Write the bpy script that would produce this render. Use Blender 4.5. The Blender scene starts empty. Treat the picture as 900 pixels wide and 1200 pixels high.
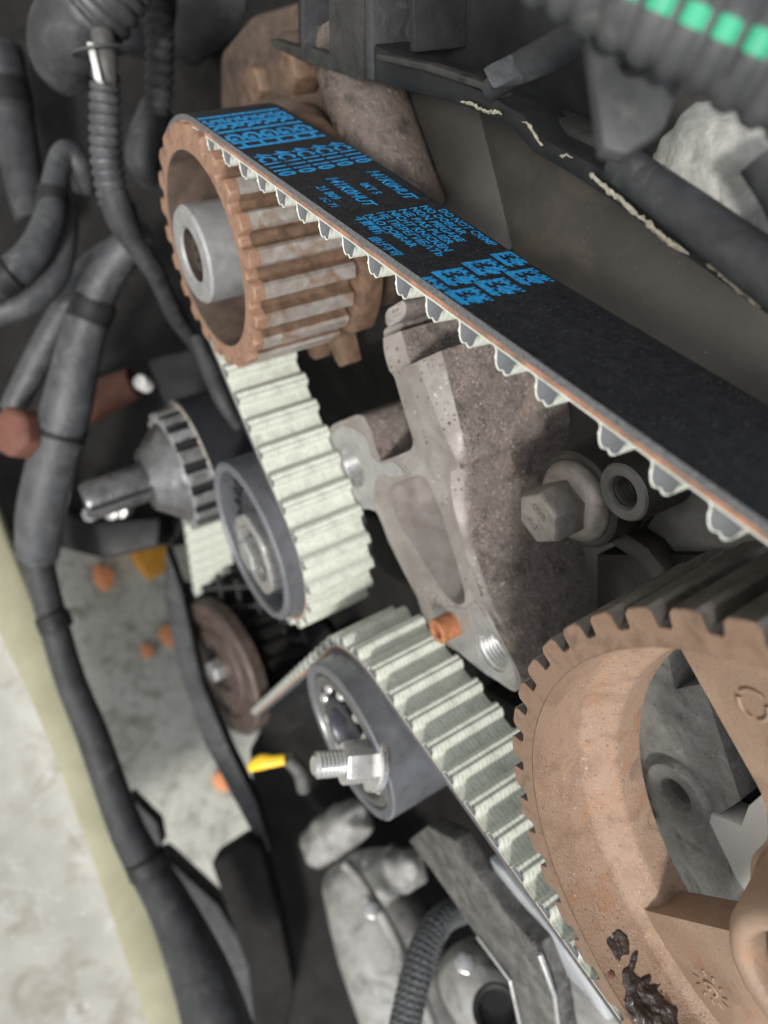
import bpy, bmesh, math, random
from mathutils import Vector, Matrix, noise, geometry

random.seed(7)
scene = bpy.context.scene
S = 0.001                      # everything below is measured in millimetres
CAM_H = 750.0                  # camera height above the concrete
F_PX, K0 = 868.58, 72.393      # focal length in photo pixels, distance camera - belt front plane
# world axes seen from the camera (x right, y down, z forward): X along the engine, Y = pulley axis, Z up
AX = Vector((0.21484109, 0.91916796, 0.33011144))
AY = Vector((0.84003526, -0.34632646, 0.41761077))
AZ = Vector((0.49818077, 0.18758530, -0.84653865))

# ------------------------------------------------------------------ camera, sky, sun, exposure
cam_data = bpy.data.cameras.new('camera')
cam = bpy.data.objects.new('camera', cam_data)
scene.collection.objects.link(cam)
cam_data.sensor_fit = 'HORIZONTAL'
cam_data.sensor_width = 36.0
cam_data.lens = 36.0 * F_PX / 900.0
cam_data.clip_start = 0.005
cam_data.clip_end = 200.0
cam_data.dof.use_dof = True
cam_data.dof.focus_distance = 0.150
cam_data.dof.aperture_fstop = 17.0
cam.matrix_world = Matrix((
    (AX.x, -AX.y, -AX.z, 0), (AY.x, -AY.y, -AY.z, 0),
    (AZ.x, -AZ.y, -AZ.z, CAM_H * S), (0, 0, 0, 1)))
scene.camera = cam

def cam_dir(x, y, z):          # a direction given in camera axes, in world axes
    v = Vector((x, y, z)); return Vector((v.dot(AX), v.dot(AY), v.dot(AZ)))

SUN_DIR = Vector((0.10, -0.62, 0.78)).normalized()      # towards the sun
world = bpy.data.worlds.new('World'); scene.world = world; world.use_nodes = True
wn = world.node_tree
sky = wn.nodes.new('ShaderNodeTexSky'); sky.sky_type = 'NISHITA'; sky.sun_disc = False
sky.sun_elevation = math.asin(max(-1, min(1, SUN_DIR.z)))
sky.sun_rotation = math.atan2(SUN_DIR.x, SUN_DIR.y)
sky.air_density = 1.0; sky.dust_density = 3.0
bg = wn.nodes['Background']; bg.inputs['Strength'].default_value = 0.12
hs = wn.nodes.new('ShaderNodeHueSaturation'); hs.inputs['Saturation'].default_value = 0.22   # hazy, almost white sky
wn.links.new(sky.outputs['Color'], hs.inputs['Color']); wn.links.new(hs.outputs['Color'], bg.inputs['Color'])
sun_data = bpy.data.lights.new('sun', 'SUN'); sun_data.energy = 2.2; sun_data.angle = math.radians(7)
sun_data.color = (1.0, 0.96, 0.9)
sun = bpy.data.objects.new('sun', sun_data); scene.collection.objects.link(sun)
sun.rotation_euler = SUN_DIR.to_track_quat('Z', 'Y').to_euler()
sun.location = (0, -1, 2)
scene.view_settings.view_transform = 'Standard'
scene.view_settings.look = 'None'
scene.view_settings.exposure = 0.5
scene.view_settings.gamma = 1.0
scene.view_settings.use_curve_mapping = False

# ------------------------------------------------------------------ placing helpers (all mm)
def ray(px, py):
    c = Vector(((px - 450) / F_PX, (py - 600) / F_PX, 1.0))
    return Vector((c.dot(AX), c.dot(AY), c.dot(AZ)))
def up(v): return Vector((v.x, v.y, v.z + CAM_H))
def at(px, py, w):             # on the plane w mm behind the belt front
    r = ray(px, py); return up(r * ((K0 + w) / r.y))
def atz(px, py, z):            # at z mm along the view axis
    return up(ray(px, py) * z)
def ath(px, py, h):            # on the level plane h mm above the ground
    r = ray(px, py); return up(r * ((h - CAM_H) / r.z))
def pt(x, w, z):               # engine coordinates
    return Vector((x, K0 + w, z + CAM_H))

# ------------------------------------------------------------------ materials
def ramp(nt, stops):
    r = nt.nodes.new('ShaderNodeValToRGB')
    while len(r.color_ramp.elements) < len(stops): r.color_ramp.elements.new(0.5)
    for e, (p, c) in zip(r.color_ramp.elements, stops):
        e.position = p; e.color = (c[0], c[1], c[2], 1) if len(c) == 3 else c
    return r
def MAT(name, cols, scale=8.0, rough=0.6, metal=0.0, bump=0.25, bscale=0.8, specks=None, patch=None,
        rvar=0.12, weave=None, dots=None, spec=0.5, lo=0.32, hi=0.68, coat=0.0, stretch=(1, 1, 1)):
    m = bpy.data.materials.new(name); m.use_nodes = True
    nt = m.node_tree; N = nt.nodes; L = nt.links
    b = N['Principled BSDF']
    b.inputs['Metallic'].default_value = metal
    b.inputs['Specular IOR Level'].default_value = spec
    b.inputs['Coat Weight'].default_value = coat
    b.inputs['Coat Roughness'].default_value = 0.2
    tc = N.new('ShaderNodeTexCoord')
    mp = N.new('ShaderNodeMapping'); mp.inputs['Scale'].default_value = [1000 * s for s in stretch]
    L.new(tc.outputs['Object'], mp.inputs['Vector'])
    def ns(sc, detail=6, rg=0.6, dist=0.0):
        n = N.new('ShaderNodeTexNoise'); n.inputs['Scale'].default_value = 1.0 / sc
        n.inputs['Detail'].default_value = detail; n.inputs['Roughness'].default_value = rg
        n.inputs['Distortion'].default_value = dist
        L.new(mp.outputs['Vector'], n.inputs['Vector']); return n
    n1 = ns(scale, 7, 0.62, 0.3)
    k = len(cols); rp = ramp(nt, [(lo + (hi - lo) * i / max(1, k - 1), c) for i, c in enumerate(cols)])
    L.new(n1.outputs['Fac'], rp.inputs['Fac'])
    col = rp.outputs['Color']
    def over(col, fac, c):
        mx = N.new('ShaderNodeMix'); mx.data_type = 'RGBA'
        L.new(fac, mx.inputs['Factor']); L.new(col, mx.inputs['A']); mx.inputs['B'].default_value = (*c, 1)
        return mx.outputs['Result']
    if patch:                  # larger blotches: (colour, size, threshold)
        for pc, ps, th in (patch if isinstance(patch, list) else [patch]):
            n = ns(ps, 5, 0.65, 0.8); r = ramp(nt, [(th - 0.06, (0, 0, 0)), (th + 0.12, (1, 1, 1))])
            L.new(n.outputs['Fac'], r.inputs['Fac']); col = over(col, r.outputs['Color'], pc)
    if specks:                 # small specks: list of (colour, size, threshold)
        for sc, ss, th in specks:
            n = ns(ss, 3, 0.7); r = ramp(nt, [(th, (0, 0, 0)), (th + 0.035, (1, 1, 1))])
            L.new(n.outputs['Fac'], r.inputs['Fac']); col = over(col, r.outputs['Color'], sc)
    for dc, cell, rad, th in (dots or []):      # crisp grains: colour, cell size, radius, how much of the surface carries them
        v = N.new('ShaderNodeTexVoronoi'); v.inputs['Scale'].default_value = 1.0 / cell
        wv = ns(cell * 0.5, 2); vm = N.new('ShaderNodeVectorMath'); vm.operation = 'MULTIPLY_ADD'
        vm.inputs[1].default_value = (cell * 0.5,) * 3; L.new(wv.outputs['Color'], vm.inputs[0]); L.new(mp.outputs['Vector'], vm.inputs[2])
        L.new(vm.outputs[0], v.inputs['Vector'])
        c1 = N.new('ShaderNodeSeparateColor'); L.new(v.outputs['Color'], c1.inputs[0])
        g = N.new('ShaderNodeMath'); g.operation = 'MULTIPLY'; g.inputs[1].default_value = rad; L.new(c1.outputs[0], g.inputs[0])   # random size per cell
        ls = N.new('ShaderNodeMath'); ls.operation = 'LESS_THAN'; L.new(v.outputs['Distance'], ls.inputs[0]); L.new(g.outputs[0], ls.inputs[1])
        nm = ns(cell * 6, 4); r = ramp(nt, [(th - 0.05, (0, 0, 0)), (th + 0.05, (1, 1, 1))]); L.new(nm.outputs['Fac'], r.inputs['Fac'])
        mu = N.new('ShaderNodeMath'); mu.operation = 'MULTIPLY'; L.new(ls.outputs[0], mu.inputs[0]); L.new(r.outputs['Color'], mu.inputs[1])
        col = over(col, mu.outputs[0], dc)
    hgt = None
    n2 = ns(bscale, 6, 0.65)
    hgt = n2.outputs['Fac']
    if weave:                  # ticks across the belt: (period, colour, amount)
        per, wc, am = weave
        sx = N.new('ShaderNodeSeparateXYZ'); L.new(mp.outputs['Vector'], sx.inputs['Vector'])
        ml = N.new('ShaderNodeMath'); ml.operation = 'MULTIPLY'; ml.inputs[1].default_value = 2 * math.pi / per
        L.new(sx.outputs['Y'], ml.inputs[0])
        sn = N.new('ShaderNodeMath'); sn.operation = 'SINE'; L.new(ml.outputs[0], sn.inputs[0])
        r = ramp(nt, [(0.45, (0, 0, 0)), (0.95, (1, 1, 1))])
        md = N.new('ShaderNodeMath'); md.operation = 'MULTIPLY_ADD'; md.inputs[1].default_value = 0.5; md.inputs[2].default_value = 0.5
        L.new(sn.outputs[0], md.inputs[0]); L.new(md.outputs[0], r.inputs['Fac'])
        n = ns(1.6, 4, 0.6); r2 = ramp(nt, [(0.40, (0, 0, 0)), (0.62, (am, am, am))])
        L.new(n.outputs['Fac'], r2.inputs['Fac'])
        mu = N.new('ShaderNodeMath'); mu.operation = 'MULTIPLY'
        L.new(r.outputs['Color'], mu.inputs[0]); L.new(r2.outputs['Color'], mu.inputs[1])
        col = over(col, mu.outputs[0], wc)
        ad = N.new('ShaderNodeMath'); ad.operation = 'SUBTRACT'
        L.new(n2.outputs['Fac'], ad.inputs[0]); L.new(mu.outputs[0], ad.inputs[1]); hgt = ad.outputs[0]
    L.new(col, b.inputs['Base Color'])
    rr = N.new('ShaderNodeMapRange'); rr.inputs['To Min'].default_value = max(0.05, rough - rvar)
    rr.inputs['To Max'].default_value = min(1, rough + rvar)
    rr.inputs['From Min'].default_value = 0.3; rr.inputs['From Max'].default_value = 0.7
    n3 = ns(scale * 0.5, 4); L.new(n3.outputs['Fac'], rr.inputs['Value']); L.new(rr.outputs[0], b.inputs['Roughness'])
    if bump:
        bp = N.new('ShaderNodeBump'); bp.inputs['Strength'].default_value = bump
        bp.inputs['Distance'].default_value = bscale * 0.5 * S
        L.new(hgt, bp.inputs['Height']); L.new(bp.outputs['Normal'], b.inputs['Normal'])
    return m

LINT = ((0.45, 0.45, 0.45), 0.35, 0.71)
m_rubber = MAT('belt_rubber', [(0.007, 0.008, 0.010), (0.016, 0.017, 0.020)], 3, 0.66, 0, 0.5, 0.4, spec=0.35, dots=[((0.22, 0.22, 0.23), 1.3, 0.12, 0.55), ((0.06, 0.063, 0.068), 0.6, 0.30, 0.46)],
               specks=[((0.10, 0.11, 0.12), 0.45, 0.66), LINT])
m_beltside = MAT('belt_side', [(0.05, 0.052, 0.056), (0.15, 0.15, 0.155)], 0.7, 0.75, 0, 0.6, 0.3)
m_core = MAT('belt_tooth_core', [(0.085, 0.09, 0.10), (0.135, 0.14, 0.15)], 2, 0.7, 0, 0.3, 0.3)
m_cord = MAT('belt_cord', [(0.11, 0.09, 0.08), (0.24, 0.13, 0.085), (0.40, 0.19, 0.115)], 5, 0.7, 0, 0.4, 0.3, lo=0.3, hi=0.6)
m_fabric = MAT('belt_fabric', [(0.53, 0.56, 0.49), (0.66, 0.68, 0.615)], 5, 0.6, 0, 0.35, 0.3,
               patch=[((0.40, 0.41, 0.36), 7, 0.60), ((0.26, 0.26, 0.23), 2.2, 0.70)], weave=(1.4, (0.28, 0.30, 0.25), 0.7))
m_print = MAT('belt_print', [(0.010, 0.23, 0.55), (0.02, 0.37, 0.78)], 1.5, 0.6, 0, 0.1, 0.3,
              specks=[((0.012, 0.014, 0.018), 0.5, 0.57)], patch=((0.010, 0.08, 0.19), 5, 0.62))
m_rust = MAT('rust_pink', [(0.215, 0.138, 0.092), (0.30, 0.205, 0.145), (0.255, 0.168, 0.115)], 9, 0.58, 0.1, 0.9, 0.6,
             dots=[((0.10, 0.062, 0.046), 0.8, 0.26, 0.50), ((0.55, 0.46, 0.37), 1.9, 0.13, 0.54), ((0.36, 0.26, 0.20), 0.6, 0.34, 0.48)],
             patch=[((0.30, 0.155, 0.085), 15, 0.63), ((0.29, 0.21, 0.155), 4, 0.60), ((0.17, 0.115, 0.085), 8, 0.65)],
             specks=[((0.11, 0.07, 0.055), 0.9, 0.645), ((0.72, 0.62, 0.50), 1.0, 0.70), ((0.42, 0.22, 0.10), 1.4, 0.66)])
m_rusttan = MAT('rust_tan', [(0.235, 0.16, 0.112), (0.315, 0.222, 0.16)], 12, 0.55, 0.1, 0.5, 0.8,
                patch=[((0.31, 0.165, 0.095), 16, 0.60), ((0.16, 0.11, 0.08), 10, 0.64)], specks=[((0.15, 0.095, 0.07), 0.8, 0.67)])
m_rustrim = MAT('rust_rim', [(0.14, 0.088, 0.062), (0.25, 0.165, 0.115), (0.20, 0.122, 0.083)], 6, 0.5, 0.3, 0.35, 0.4,
                specks=[((0.10, 0.06, 0.05), 0.6, 0.68)])
m_land = MAT('worn_land', [(0.10, 0.085, 0.075), (0.20, 0.18, 0.165)], 5, 0.42, 0.6, 0.2, 0.5)
m_pumprust = MAT('pump_pulley_rust', [(0.14, 0.08, 0.05), (0.28, 0.165, 0.11), (0.21, 0.115, 0.07)], 5, 0.6, 0.1, 0.45, 0.5,
                 specks=[((0.10, 0.05, 0.03), 0.8, 0.66)])
m_pumpland = MAT('pump_pulley_land', [(0.30, 0.26, 0.23), (0.46, 0.44, 0.42)], 4, 0.4, 0.4, 0.2, 0.5,
                 patch=((0.28, 0.165, 0.10), 7, 0.56))
m_slot = MAT('rusty_slot', [(0.07, 0.045, 0.03), (0.19, 0.115, 0.075)], 4, 0.6, 0.1, 0.4, 0.6)
m_recess = MAT('dark_recess_rust', [(0.022, 0.016, 0.013), (0.06, 0.042, 0.034)], 3, 0.7, 0.1, 0.5, 0.8)
m_pumpdark = MAT('pump_flange_rust', [(0.05, 0.036, 0.028), (0.12, 0.082, 0.062)], 7, 0.7, 0.1, 0.5, 0.8)
m_hub = MAT('turned_steel', [(0.27, 0.27, 0.275), (0.38, 0.38, 0.385)], 7, 0.42, 0.4, 0.25, 0.8, patch=((0.20, 0.165, 0.14), 7, 0.63))
m_steel = MAT('bright_steel', [(0.50, 0.50, 0.49), (0.60, 0.60, 0.59)], 8, 0.3, 0.85, 0.05, 0.6)
m_darksteel = MAT('dark_steel', [(0.04, 0.042, 0.05), (0.065, 0.068, 0.08)], 8, 0.36, 0.55, 0.1, 0.4)
m_roller = MAT('roller_steel', [(0.15, 0.155, 0.17), (0.20, 0.21, 0.23)], 9, 0.33, 0.5, 0.08, 0.4)
m_black = MAT('black_plastic', [(0.007, 0.0075, 0.008), (0.018, 0.019, 0.020)], 12, 0.58, 0, 0.3, 0.8, spec=0.35,
              specks=[((0.16, 0.16, 0.15), 0.6, 0.72)])
m_blackrough = MAT('black_rough_plastic', [(0.014, 0.014, 0.013), (0.045, 0.043, 0.040)], 6, 0.55, 0, 0.6, 0.9,
                   specks=[((0.22, 0.21, 0.19), 0.7, 0.70)])
m_hose = MAT('grey_rubber', [(0.018, 0.019, 0.021), (0.045, 0.047, 0.051)], 10, 0.6, 0, 0.35, 1.8, spec=0.4, patch=((0.085, 0.085, 0.082), 9, 0.62))
m_cable = MAT('grey_sleeve', [(0.032, 0.034, 0.037), (0.075, 0.078, 0.084)], 9, 0.5, 0, 0.35, 1.8, patch=((0.13, 0.13, 0.125), 8, 0.62))
m_conduit = MAT('conduit_plastic', [(0.035, 0.037, 0.039), (0.075, 0.078, 0.081)], 8, 0.48, 0, 0.25, 1.0, patch=((0.11, 0.11, 0.105), 6, 0.62))
m_green = MAT('green_stripe', [(0.02, 0.27, 0.15), (0.035, 0.36, 0.20)], 10, 0.5, 0, 0.0)
m_castbrown = MAT('brown_cast', [(0.085, 0.070, 0.063), (0.205, 0.176, 0.160), (0.125, 0.105, 0.095)], 8, 0.45, 0.1, 0.9, 1.2,
                  dots=[((0.52, 0.46, 0.40), 0.75, 0.30, 0.51), ((0.035, 0.026, 0.022), 0.9, 0.32, 0.50), ((0.50, 0.44, 0.38), 1.5, 0.24, 0.57)],
                  patch=[((0.27, 0.215, 0.185), 16, 0.60), ((0.055, 0.042, 0.036), 12, 0.63)],
                  specks=[((0.60, 0.54, 0.48), 0.75, 0.645), ((0.05, 0.038, 0.032), 0.9, 0.63)])
m_castface = MAT('machined_alu', [(0.19, 0.168, 0.152), (0.29, 0.265, 0.247)], 10, 0.46, 0.25, 0.4, 0.5, dots=[((0.11, 0.075, 0.06), 1.6, 0.34, 0.50), ((0.48, 0.44, 0.40), 1.8, 0.28, 0.54)],
                 specks=[((0.13, 0.085, 0.065), 0.9, 0.64), ((0.55, 0.53, 0.50), 0.8, 0.69)], patch=((0.34, 0.33, 0.32), 22, 0.55))
m_machined = MAT('bare_machined_alu', [(0.30, 0.30, 0.295), (0.43, 0.43, 0.425)], 5, 0.36, 0.55, 0.35, 0.5, stretch=(1, 1, 2.6),
                 dots=[((0.20, 0.15, 0.12), 2.0, 0.30, 0.56)])
m_castwall = MAT('pocket_alu', [(0.26, 0.225, 0.205), (0.40, 0.375, 0.36)], 10, 0.45, 0.25, 0.6, 0.8,
                 specks=[((0.30, 0.17, 0.10), 0.7, 0.68)])
m_silver = MAT('grey_cast_alu', [(0.20, 0.20, 0.19), (0.36, 0.36, 0.345)], 10, 0.5, 0.15, 0.7, 1.5,
               patch=[((0.085, 0.085, 0.08), 14, 0.60), ((0.46, 0.455, 0.44), 6, 0.66)])
m_plate = MAT('engine_head_alu', [(0.17, 0.165, 0.155), (0.33, 0.325, 0.31)], 8, 0.42, 0.25, 0.9, 0.9,
              patch=[((0.11, 0.105, 0.10), 9, 0.60), ((0.40, 0.395, 0.38), 5, 0.66)], dots=[((0.45, 0.43, 0.38), 0.8, 0.26, 0.52), ((0.05, 0.048, 0.045), 0.9, 0.28, 0.54)],
              specks=[((0.50, 0.48, 0.42), 0.5, 0.71)])
m_whitemetal = MAT('pale_machined_face', [(0.70, 0.70, 0.68), (0.78, 0.78, 0.76)], 10, 0.5, 0.1, 0.1, 0.5)  # raised to near white so the shaded lug reads as sunlit
m_coverplate = MAT('dark_cover_plate', [(0.038, 0.035, 0.032), (0.062, 0.057, 0.052)], 30, 0.5, 0.2, 0.12, 0.7,
                   dots=[((0.20, 0.185, 0.17), 1.5, 0.12, 0.52), ((0.10, 0.09, 0.08), 0.8, 0.24, 0.55)], patch=((0.085, 0.075, 0.062), 24, 0.60))
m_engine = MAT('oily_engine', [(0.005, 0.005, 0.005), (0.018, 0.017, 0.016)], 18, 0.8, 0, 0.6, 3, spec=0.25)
m_concrete = MAT('concrete', [(0.24, 0.24, 0.205), (0.44, 0.445, 0.40), (0.33, 0.335, 0.30)], 26, 0.75, 0, 0.8, 8,
                 patch=((0.19, 0.185, 0.15), 34, 0.57), specks=[((0.13, 0.13, 0.10), 4, 0.64), ((0.56, 0.56, 0.52), 5, 0.64)])
m_fender = MAT('dirty_white_paint', [(0.28, 0.275, 0.24), (0.38, 0.375, 0.34)], 40, 0.5, 0, 0.15, 3,
               patch=[((0.235, 0.222, 0.18), 30, 0.57), ((0.42, 0.42, 0.40), 16, 0.61)], specks=[((0.14, 0.12, 0.09), 4.0, 0.68), ((0.66, 0.66, 0.63), 4, 0.68)])
m_fenderedge = MAT('yellowed_paint', [(0.31, 0.30, 0.20), (0.40, 0.39, 0.275)], 30, 0.5, 0, 0.1, 3)
m_foam = MAT('old_foam', [(0.24, 0.22, 0.165), (0.46, 0.43, 0.34)], 2.0, 0.9, 0, 0.9, 0.9)
m_foamwhite = MAT('white_foam', [(0.30, 0.30, 0.28), (0.52, 0.52, 0.49)], 3, 0.9, 0, 1.0, 1.2)
m_leaf = MAT('orange_leaf', [(0.55, 0.20, 0.08), (0.72, 0.33, 0.16)], 10, 0.7, 0, 0.2, 2)
m_amber = MAT('amber_plastic', [(0.50, 0.22, 0.02), (0.68, 0.34, 0.04)], 8, 0.4, 0, 0.1, 2)
m_yellow = MAT('yellow_plastic', [(0.80, 0.50, 0.02), (0.85, 0.56, 0.03)], 8, 0.4, 0, 0.05, 2)
m_redrust = MAT('red_rust', [(0.09, 0.036, 0.025), (0.18, 0.072, 0.048)], 10, 0.7, 0.1, 0.5, 2)
m_pinrust = MAT('pin_rust', [(0.24, 0.085, 0.035), (0.44, 0.19, 0.085)], 2.0, 0.7, 0.1, 0.6, 0.5)
m_braid = MAT('braided_hose', [(0.05, 0.055, 0.06), (0.11, 0.115, 0.12)], 2.0, 0.5, 0, 0.5, 1.0)
m_grease = MAT('black_grease', [(0.012, 0.009, 0.008), (0.05, 0.035, 0.03)], 3, 0.22, 0.2, 0.9, 1.3,
               specks=[((0.35, 0.30, 0.26), 0.8, 0.70)], coat=0.4)
m_boss = MAT('shaded_boss', [(0.012, 0.010, 0.009), (0.034, 0.030, 0.027)], 8, 0.5, 0.3, 0.35, 0.7)  # the belt's shadow is painted into this darkened colour
m_ring = MAT('grey_ring', [(0.085, 0.083, 0.078), (0.14, 0.138, 0.132)], 6, 0.45, 0.3, 0.2, 0.5)  # grey lowered to carry the belt's shadow on the threaded boss
m_bolt = MAT('shaded_bolt', [(0.17, 0.15, 0.135), (0.30, 0.275, 0.255)], 4, 0.45, 0.6, 0.3, 0.4, specks=[((0.12, 0.09, 0.07), 0.7, 0.68)])  # browner and darker, with the belt's shadow in the colour

# ------------------------------------------------------------------ object helpers
C = scene.collection
ORG = {}
class MB:
    def __init__(s): s.v = []; s.f = []; s.m = []
    def add(s, vs, fs, mi=0):
        o = len(s.v); s.v += [Vector(v) for v in vs]
        for k, f in enumerate(fs):
            s.f.append([i + o for i in f]); s.m.append(mi if isinstance(mi, int) else mi[k])
    def grid(s, rows, mi=0, close_u=False, close_v=False, flip=False):
        nr, nc = len(rows), len(rows[0]); fs = []
        for i in range(nr if close_u else nr - 1):
            for j in range(nc if close_v else nc - 1):
                a, b = i * nc + j, i * nc + (j + 1) % nc
                c, d = ((i + 1) % nr) * nc + (j + 1) % nc, ((i + 1) % nr) * nc + j
                fs.append([a, d, c, b] if flip else [a, b, c, d])
        s.add([p for r in rows for p in r], fs, mi)
    def box(s, c, ax, ay, az, mi=0):
        c, ax, ay, az = Vector(c), Vector(ax), Vector(ay), Vector(az)
        vs = [c + ax * i + ay * j + az * k for i in (-1, 1) for j in (-1, 1) for k in (-1, 1)]
        s.add(vs, [[0, 1, 3, 2], [4, 6, 7, 5], [0, 4, 5, 1], [2, 3, 7, 6], [0, 2, 6, 4], [1, 5, 7, 3]], mi)
    def lathe(s, o, axis, prof, seg=48, mi=0, a0=0, a1=2 * math.pi):
        axis = Vector(axis).normalized(); o = Vector(o)
        u = axis.orthogonal().normalized()
        if abs(axis.y) > 0.999: u = Vector((1, 0, 0))
        w = axis.cross(u)
        full = abs(a1 - a0 - 2 * math.pi) < 1e-6
        n = seg if full else seg + 1
        rows = []
        for i in range(n):
            a = a0 + (a1 - a0) * i / seg
            d = u * math.cos(a) + w * math.sin(a)
            rows.append([o + d * r + axis * y for r, y in prof])
        s.grid(rows, mi, close_u=full)
    def tube(s, pts, r, seg=14, mi=0, cap=True, flat=1.0):
        pts = [Vector(p) for p in pts]; n = len(pts)
        rad = r if isinstance(r, (list, tuple)) else [r] * n
        t0 = (pts[1] - pts[0]).normalized(); u = t0.orthogonal().normalized(); rows = []
        for i in range(n):
            t = (pts[min(i + 1, n - 1)] - pts[max(i - 1, 0)]).normalized()
            u = (u - t * u.dot(t)).normalized(); w = t.cross(u)
            rows.append([pts[i] + (u * math.cos(2 * math.pi * k / seg) + w * flat * math.sin(2 * math.pi * k / seg)) * rad[i] for k in range(seg)])
        s.grid(rows, mi, close_v=True)
        if cap:
            o = len(s.v) - n * seg
            s.f.append([o + k for k in range(seg)][::-1]); s.m.append(mi)
            s.f.append([o + (n - 1) * seg + k for k in range(seg)]); s.m.append(mi)
    def prism(s, outline, vec, holes=(), mi=0, mside=None, mhole=None):
        """front polygon (3D points) swept along vec, with through holes"""
        vec = Vector(vec); loops = [[Vector(p) for p in outline]] + [[Vector(p) for p in h] for h in holes]
        tri = geometry.tessellate_polygon(loops)
        flat = [p for l in loops for p in l]; n = len(flat)
        s.add(flat + [p + vec for p in flat], [list(t) for t in tri] + [[i + n for i in t[::-1]] for t in tri], mi)
        base = len(s.v) - 2 * n; k = 0
        for li, l in enumerate(loops):
            for i in range(len(l)):
                a, b = k + i, k + (i + 1) % len(l)
                s.f.append([base + a, base + b, base + n + b, base + n + a])
                s.m.append((mside if mside is not None else mi) if li == 0 else (mhole if mhole is not None else mi))
            k += len(l)
    def blob(s, c, rx, ry, rz, amp=0.25, fr=0.12, sub=3, mi=0, seed=0):
        bm = bmesh.new(); bmesh.ops.create_icosphere(bm, subdivisions=sub, radius=1)
        bm.verts.ensure_lookup_table()
        vs = []
        for v in bm.verts:
            d = v.co.normalized(); q = Vector((d.x * rx, d.y * ry, d.z * rz))
            vs.append(Vector(c) + q * (1 + amp * noise.fractal(q * fr + Vector((seed, 0, 0)), 0.8, 2, 4)))
        s.add(vs, [[v.index for v in f.verts] for f in bm.faces], mi); bm.free()

def mesh_of(name, mb, mats, smooth=35, bevel=0, sub=0):
    me = bpy.data.meshes.new(name)
    me.from_pydata([v * S for v in mb.v], [], mb.f)
    for m in (mats if isinstance(mats, (list, tuple)) else [mats]): me.materials.append(m)
    me.polygons.foreach_set('material_index', mb.m)
    bm = bmesh.new(); bm.from_mesh(me)
    bmesh.ops.remove_doubles(bm, verts=bm.verts, dist=1e-7)
    bmesh.ops.recalc_face_normals(bm, faces=bm.faces)
    if bevel:
        es = [e for e in bm.edges if len(e.link_faces) == 2 and e.calc_face_angle(0) > math.radians(35)]
        bmesh.ops.bevel(bm, geom=es, offset=bevel * S, segments=2, affect='EDGES', profile=0.5, clamp_overlap=True)
    bm.to_mesh(me); bm.free()
    if smooth:
        me.polygons.foreach_set('use_smooth', [True] * len(me.polygons))
        me.set_sharp_from_angle(angle=math.radians(smooth))
    me.update(); return me
def link(name, me, parent=None, org=None):
    """org: world origin (mm) of the object; mesh data is moved so that it stays where it was built"""
    o = bpy.data.objects.new(name, me); C.objects.link(o)
    if parent is not None:
        o.parent = parent; org = ORG[parent.name]
        me.transform(Matrix.Translation(-org * S)); ORG[o.name] = org
    else:
        if org is None:
            vs = [v.co for v in me.vertices]
            org = Vector((sum(v.x for v in vs) / len(vs), sum(v.y for v in vs) / len(vs), min(v.z for v in vs))) / S
        org = Vector(org); me.transform(Matrix.Translation(-org * S)); o.location = org * S; ORG[o.name] = org
    return o
def part(name, mb, mats, parent, label=None, **k):
    o = link(name, mesh_of(name, mb, mats, **k), parent)
    if label: o['label'] = label
    return o
def tag(o, label, cat, group=None):
    o['label'] = label; o['category'] = cat
    if group: o['group'] = group
    return o
def thing(name, label, cat, org, group=None):
    o = bpy.data.objects.new(name, None); C.objects.link(o); o.empty_display_size = 0.01
    o.location = Vector(org) * S; ORG[o.name] = Vector(org)
    return tag(o, label, cat, group)
def solo(name, mb, mats, label, cat, group=None, **k):
    return tag(link(name, mesh_of(name, mb, mats, **k)), label, cat, group)
def struct(name, mb, mats, **k):
    o = link(name, mesh_of(name, mb, mats, **k)); o['kind'] = 'structure'; return o

def spline(pts, n=10):
    """Catmull-Rom through points (tuples of any length)"""
    P = [pts[0]] + list(pts) + [pts[-1]]; out = []
    for i in range(1, len(P) - 2):
        for k in range(n):
            t = k / n; a, b, c, d = P[i - 1], P[i], P[i + 1], P[i + 2]
            out.append(tuple(0.5 * ((2 * b[j]) + (-a[j] + c[j]) * t + (2 * a[j] - 5 * b[j] + 4 * c[j] - d[j]) * t * t
                                    + (-a[j] + 3 * b[j] - 3 * c[j] + d[j]) * t ** 3) for j in range(len(b))))
    out.append(tuple(pts[-1])); return out
def hose_pts(pts, n=10):
    """(px, py, depth, radius in px) -> 3D points and radii"""
    q = spline(pts, n); return [atz(a, b, c) for a, b, c, r in q], [r * c / F_PX for a, b, c, r in q]
def corrugate(P, R, pitch, amp, step=8):
    """resample a polyline so that it carries ridges every pitch mm"""
    L = [0]
    for i in range(1, len(P)): L.append(L[-1] + (P[i] - P[i - 1]).length)
    n = max(4, int(L[-1] / pitch * step)); out, rr = [], []; j = 0
    for i in range(n + 1):
        s = L[-1] * i / n
        while j < len(L) - 2 and L[j + 1] < s: j += 1
        t = (s - L[j]) / max(1e-6, L[j + 1] - L[j])
        out.append(P[j].lerp(P[j + 1], t)); ph = (i % step) / step
        rr.append((R[j] * (1 - t) + R[j + 1] * t) + amp * (1 if 0.2 < ph < 0.7 else -1 if ph > 0.8 or ph < 0.05 else 0))
    return out, rr
def slab(pxs, w, thick): return [at(x, y, w) for x, y in pxs], Vector((0, thick, 0))
def circ2(cx, w, cz, r, n=32, ph=0): return [pt(cx + r * math.cos(2 * math.pi * k / n + ph), w, cz + r * math.sin(2 * math.pi * k / n + ph)) for k in range(n)]
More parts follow.
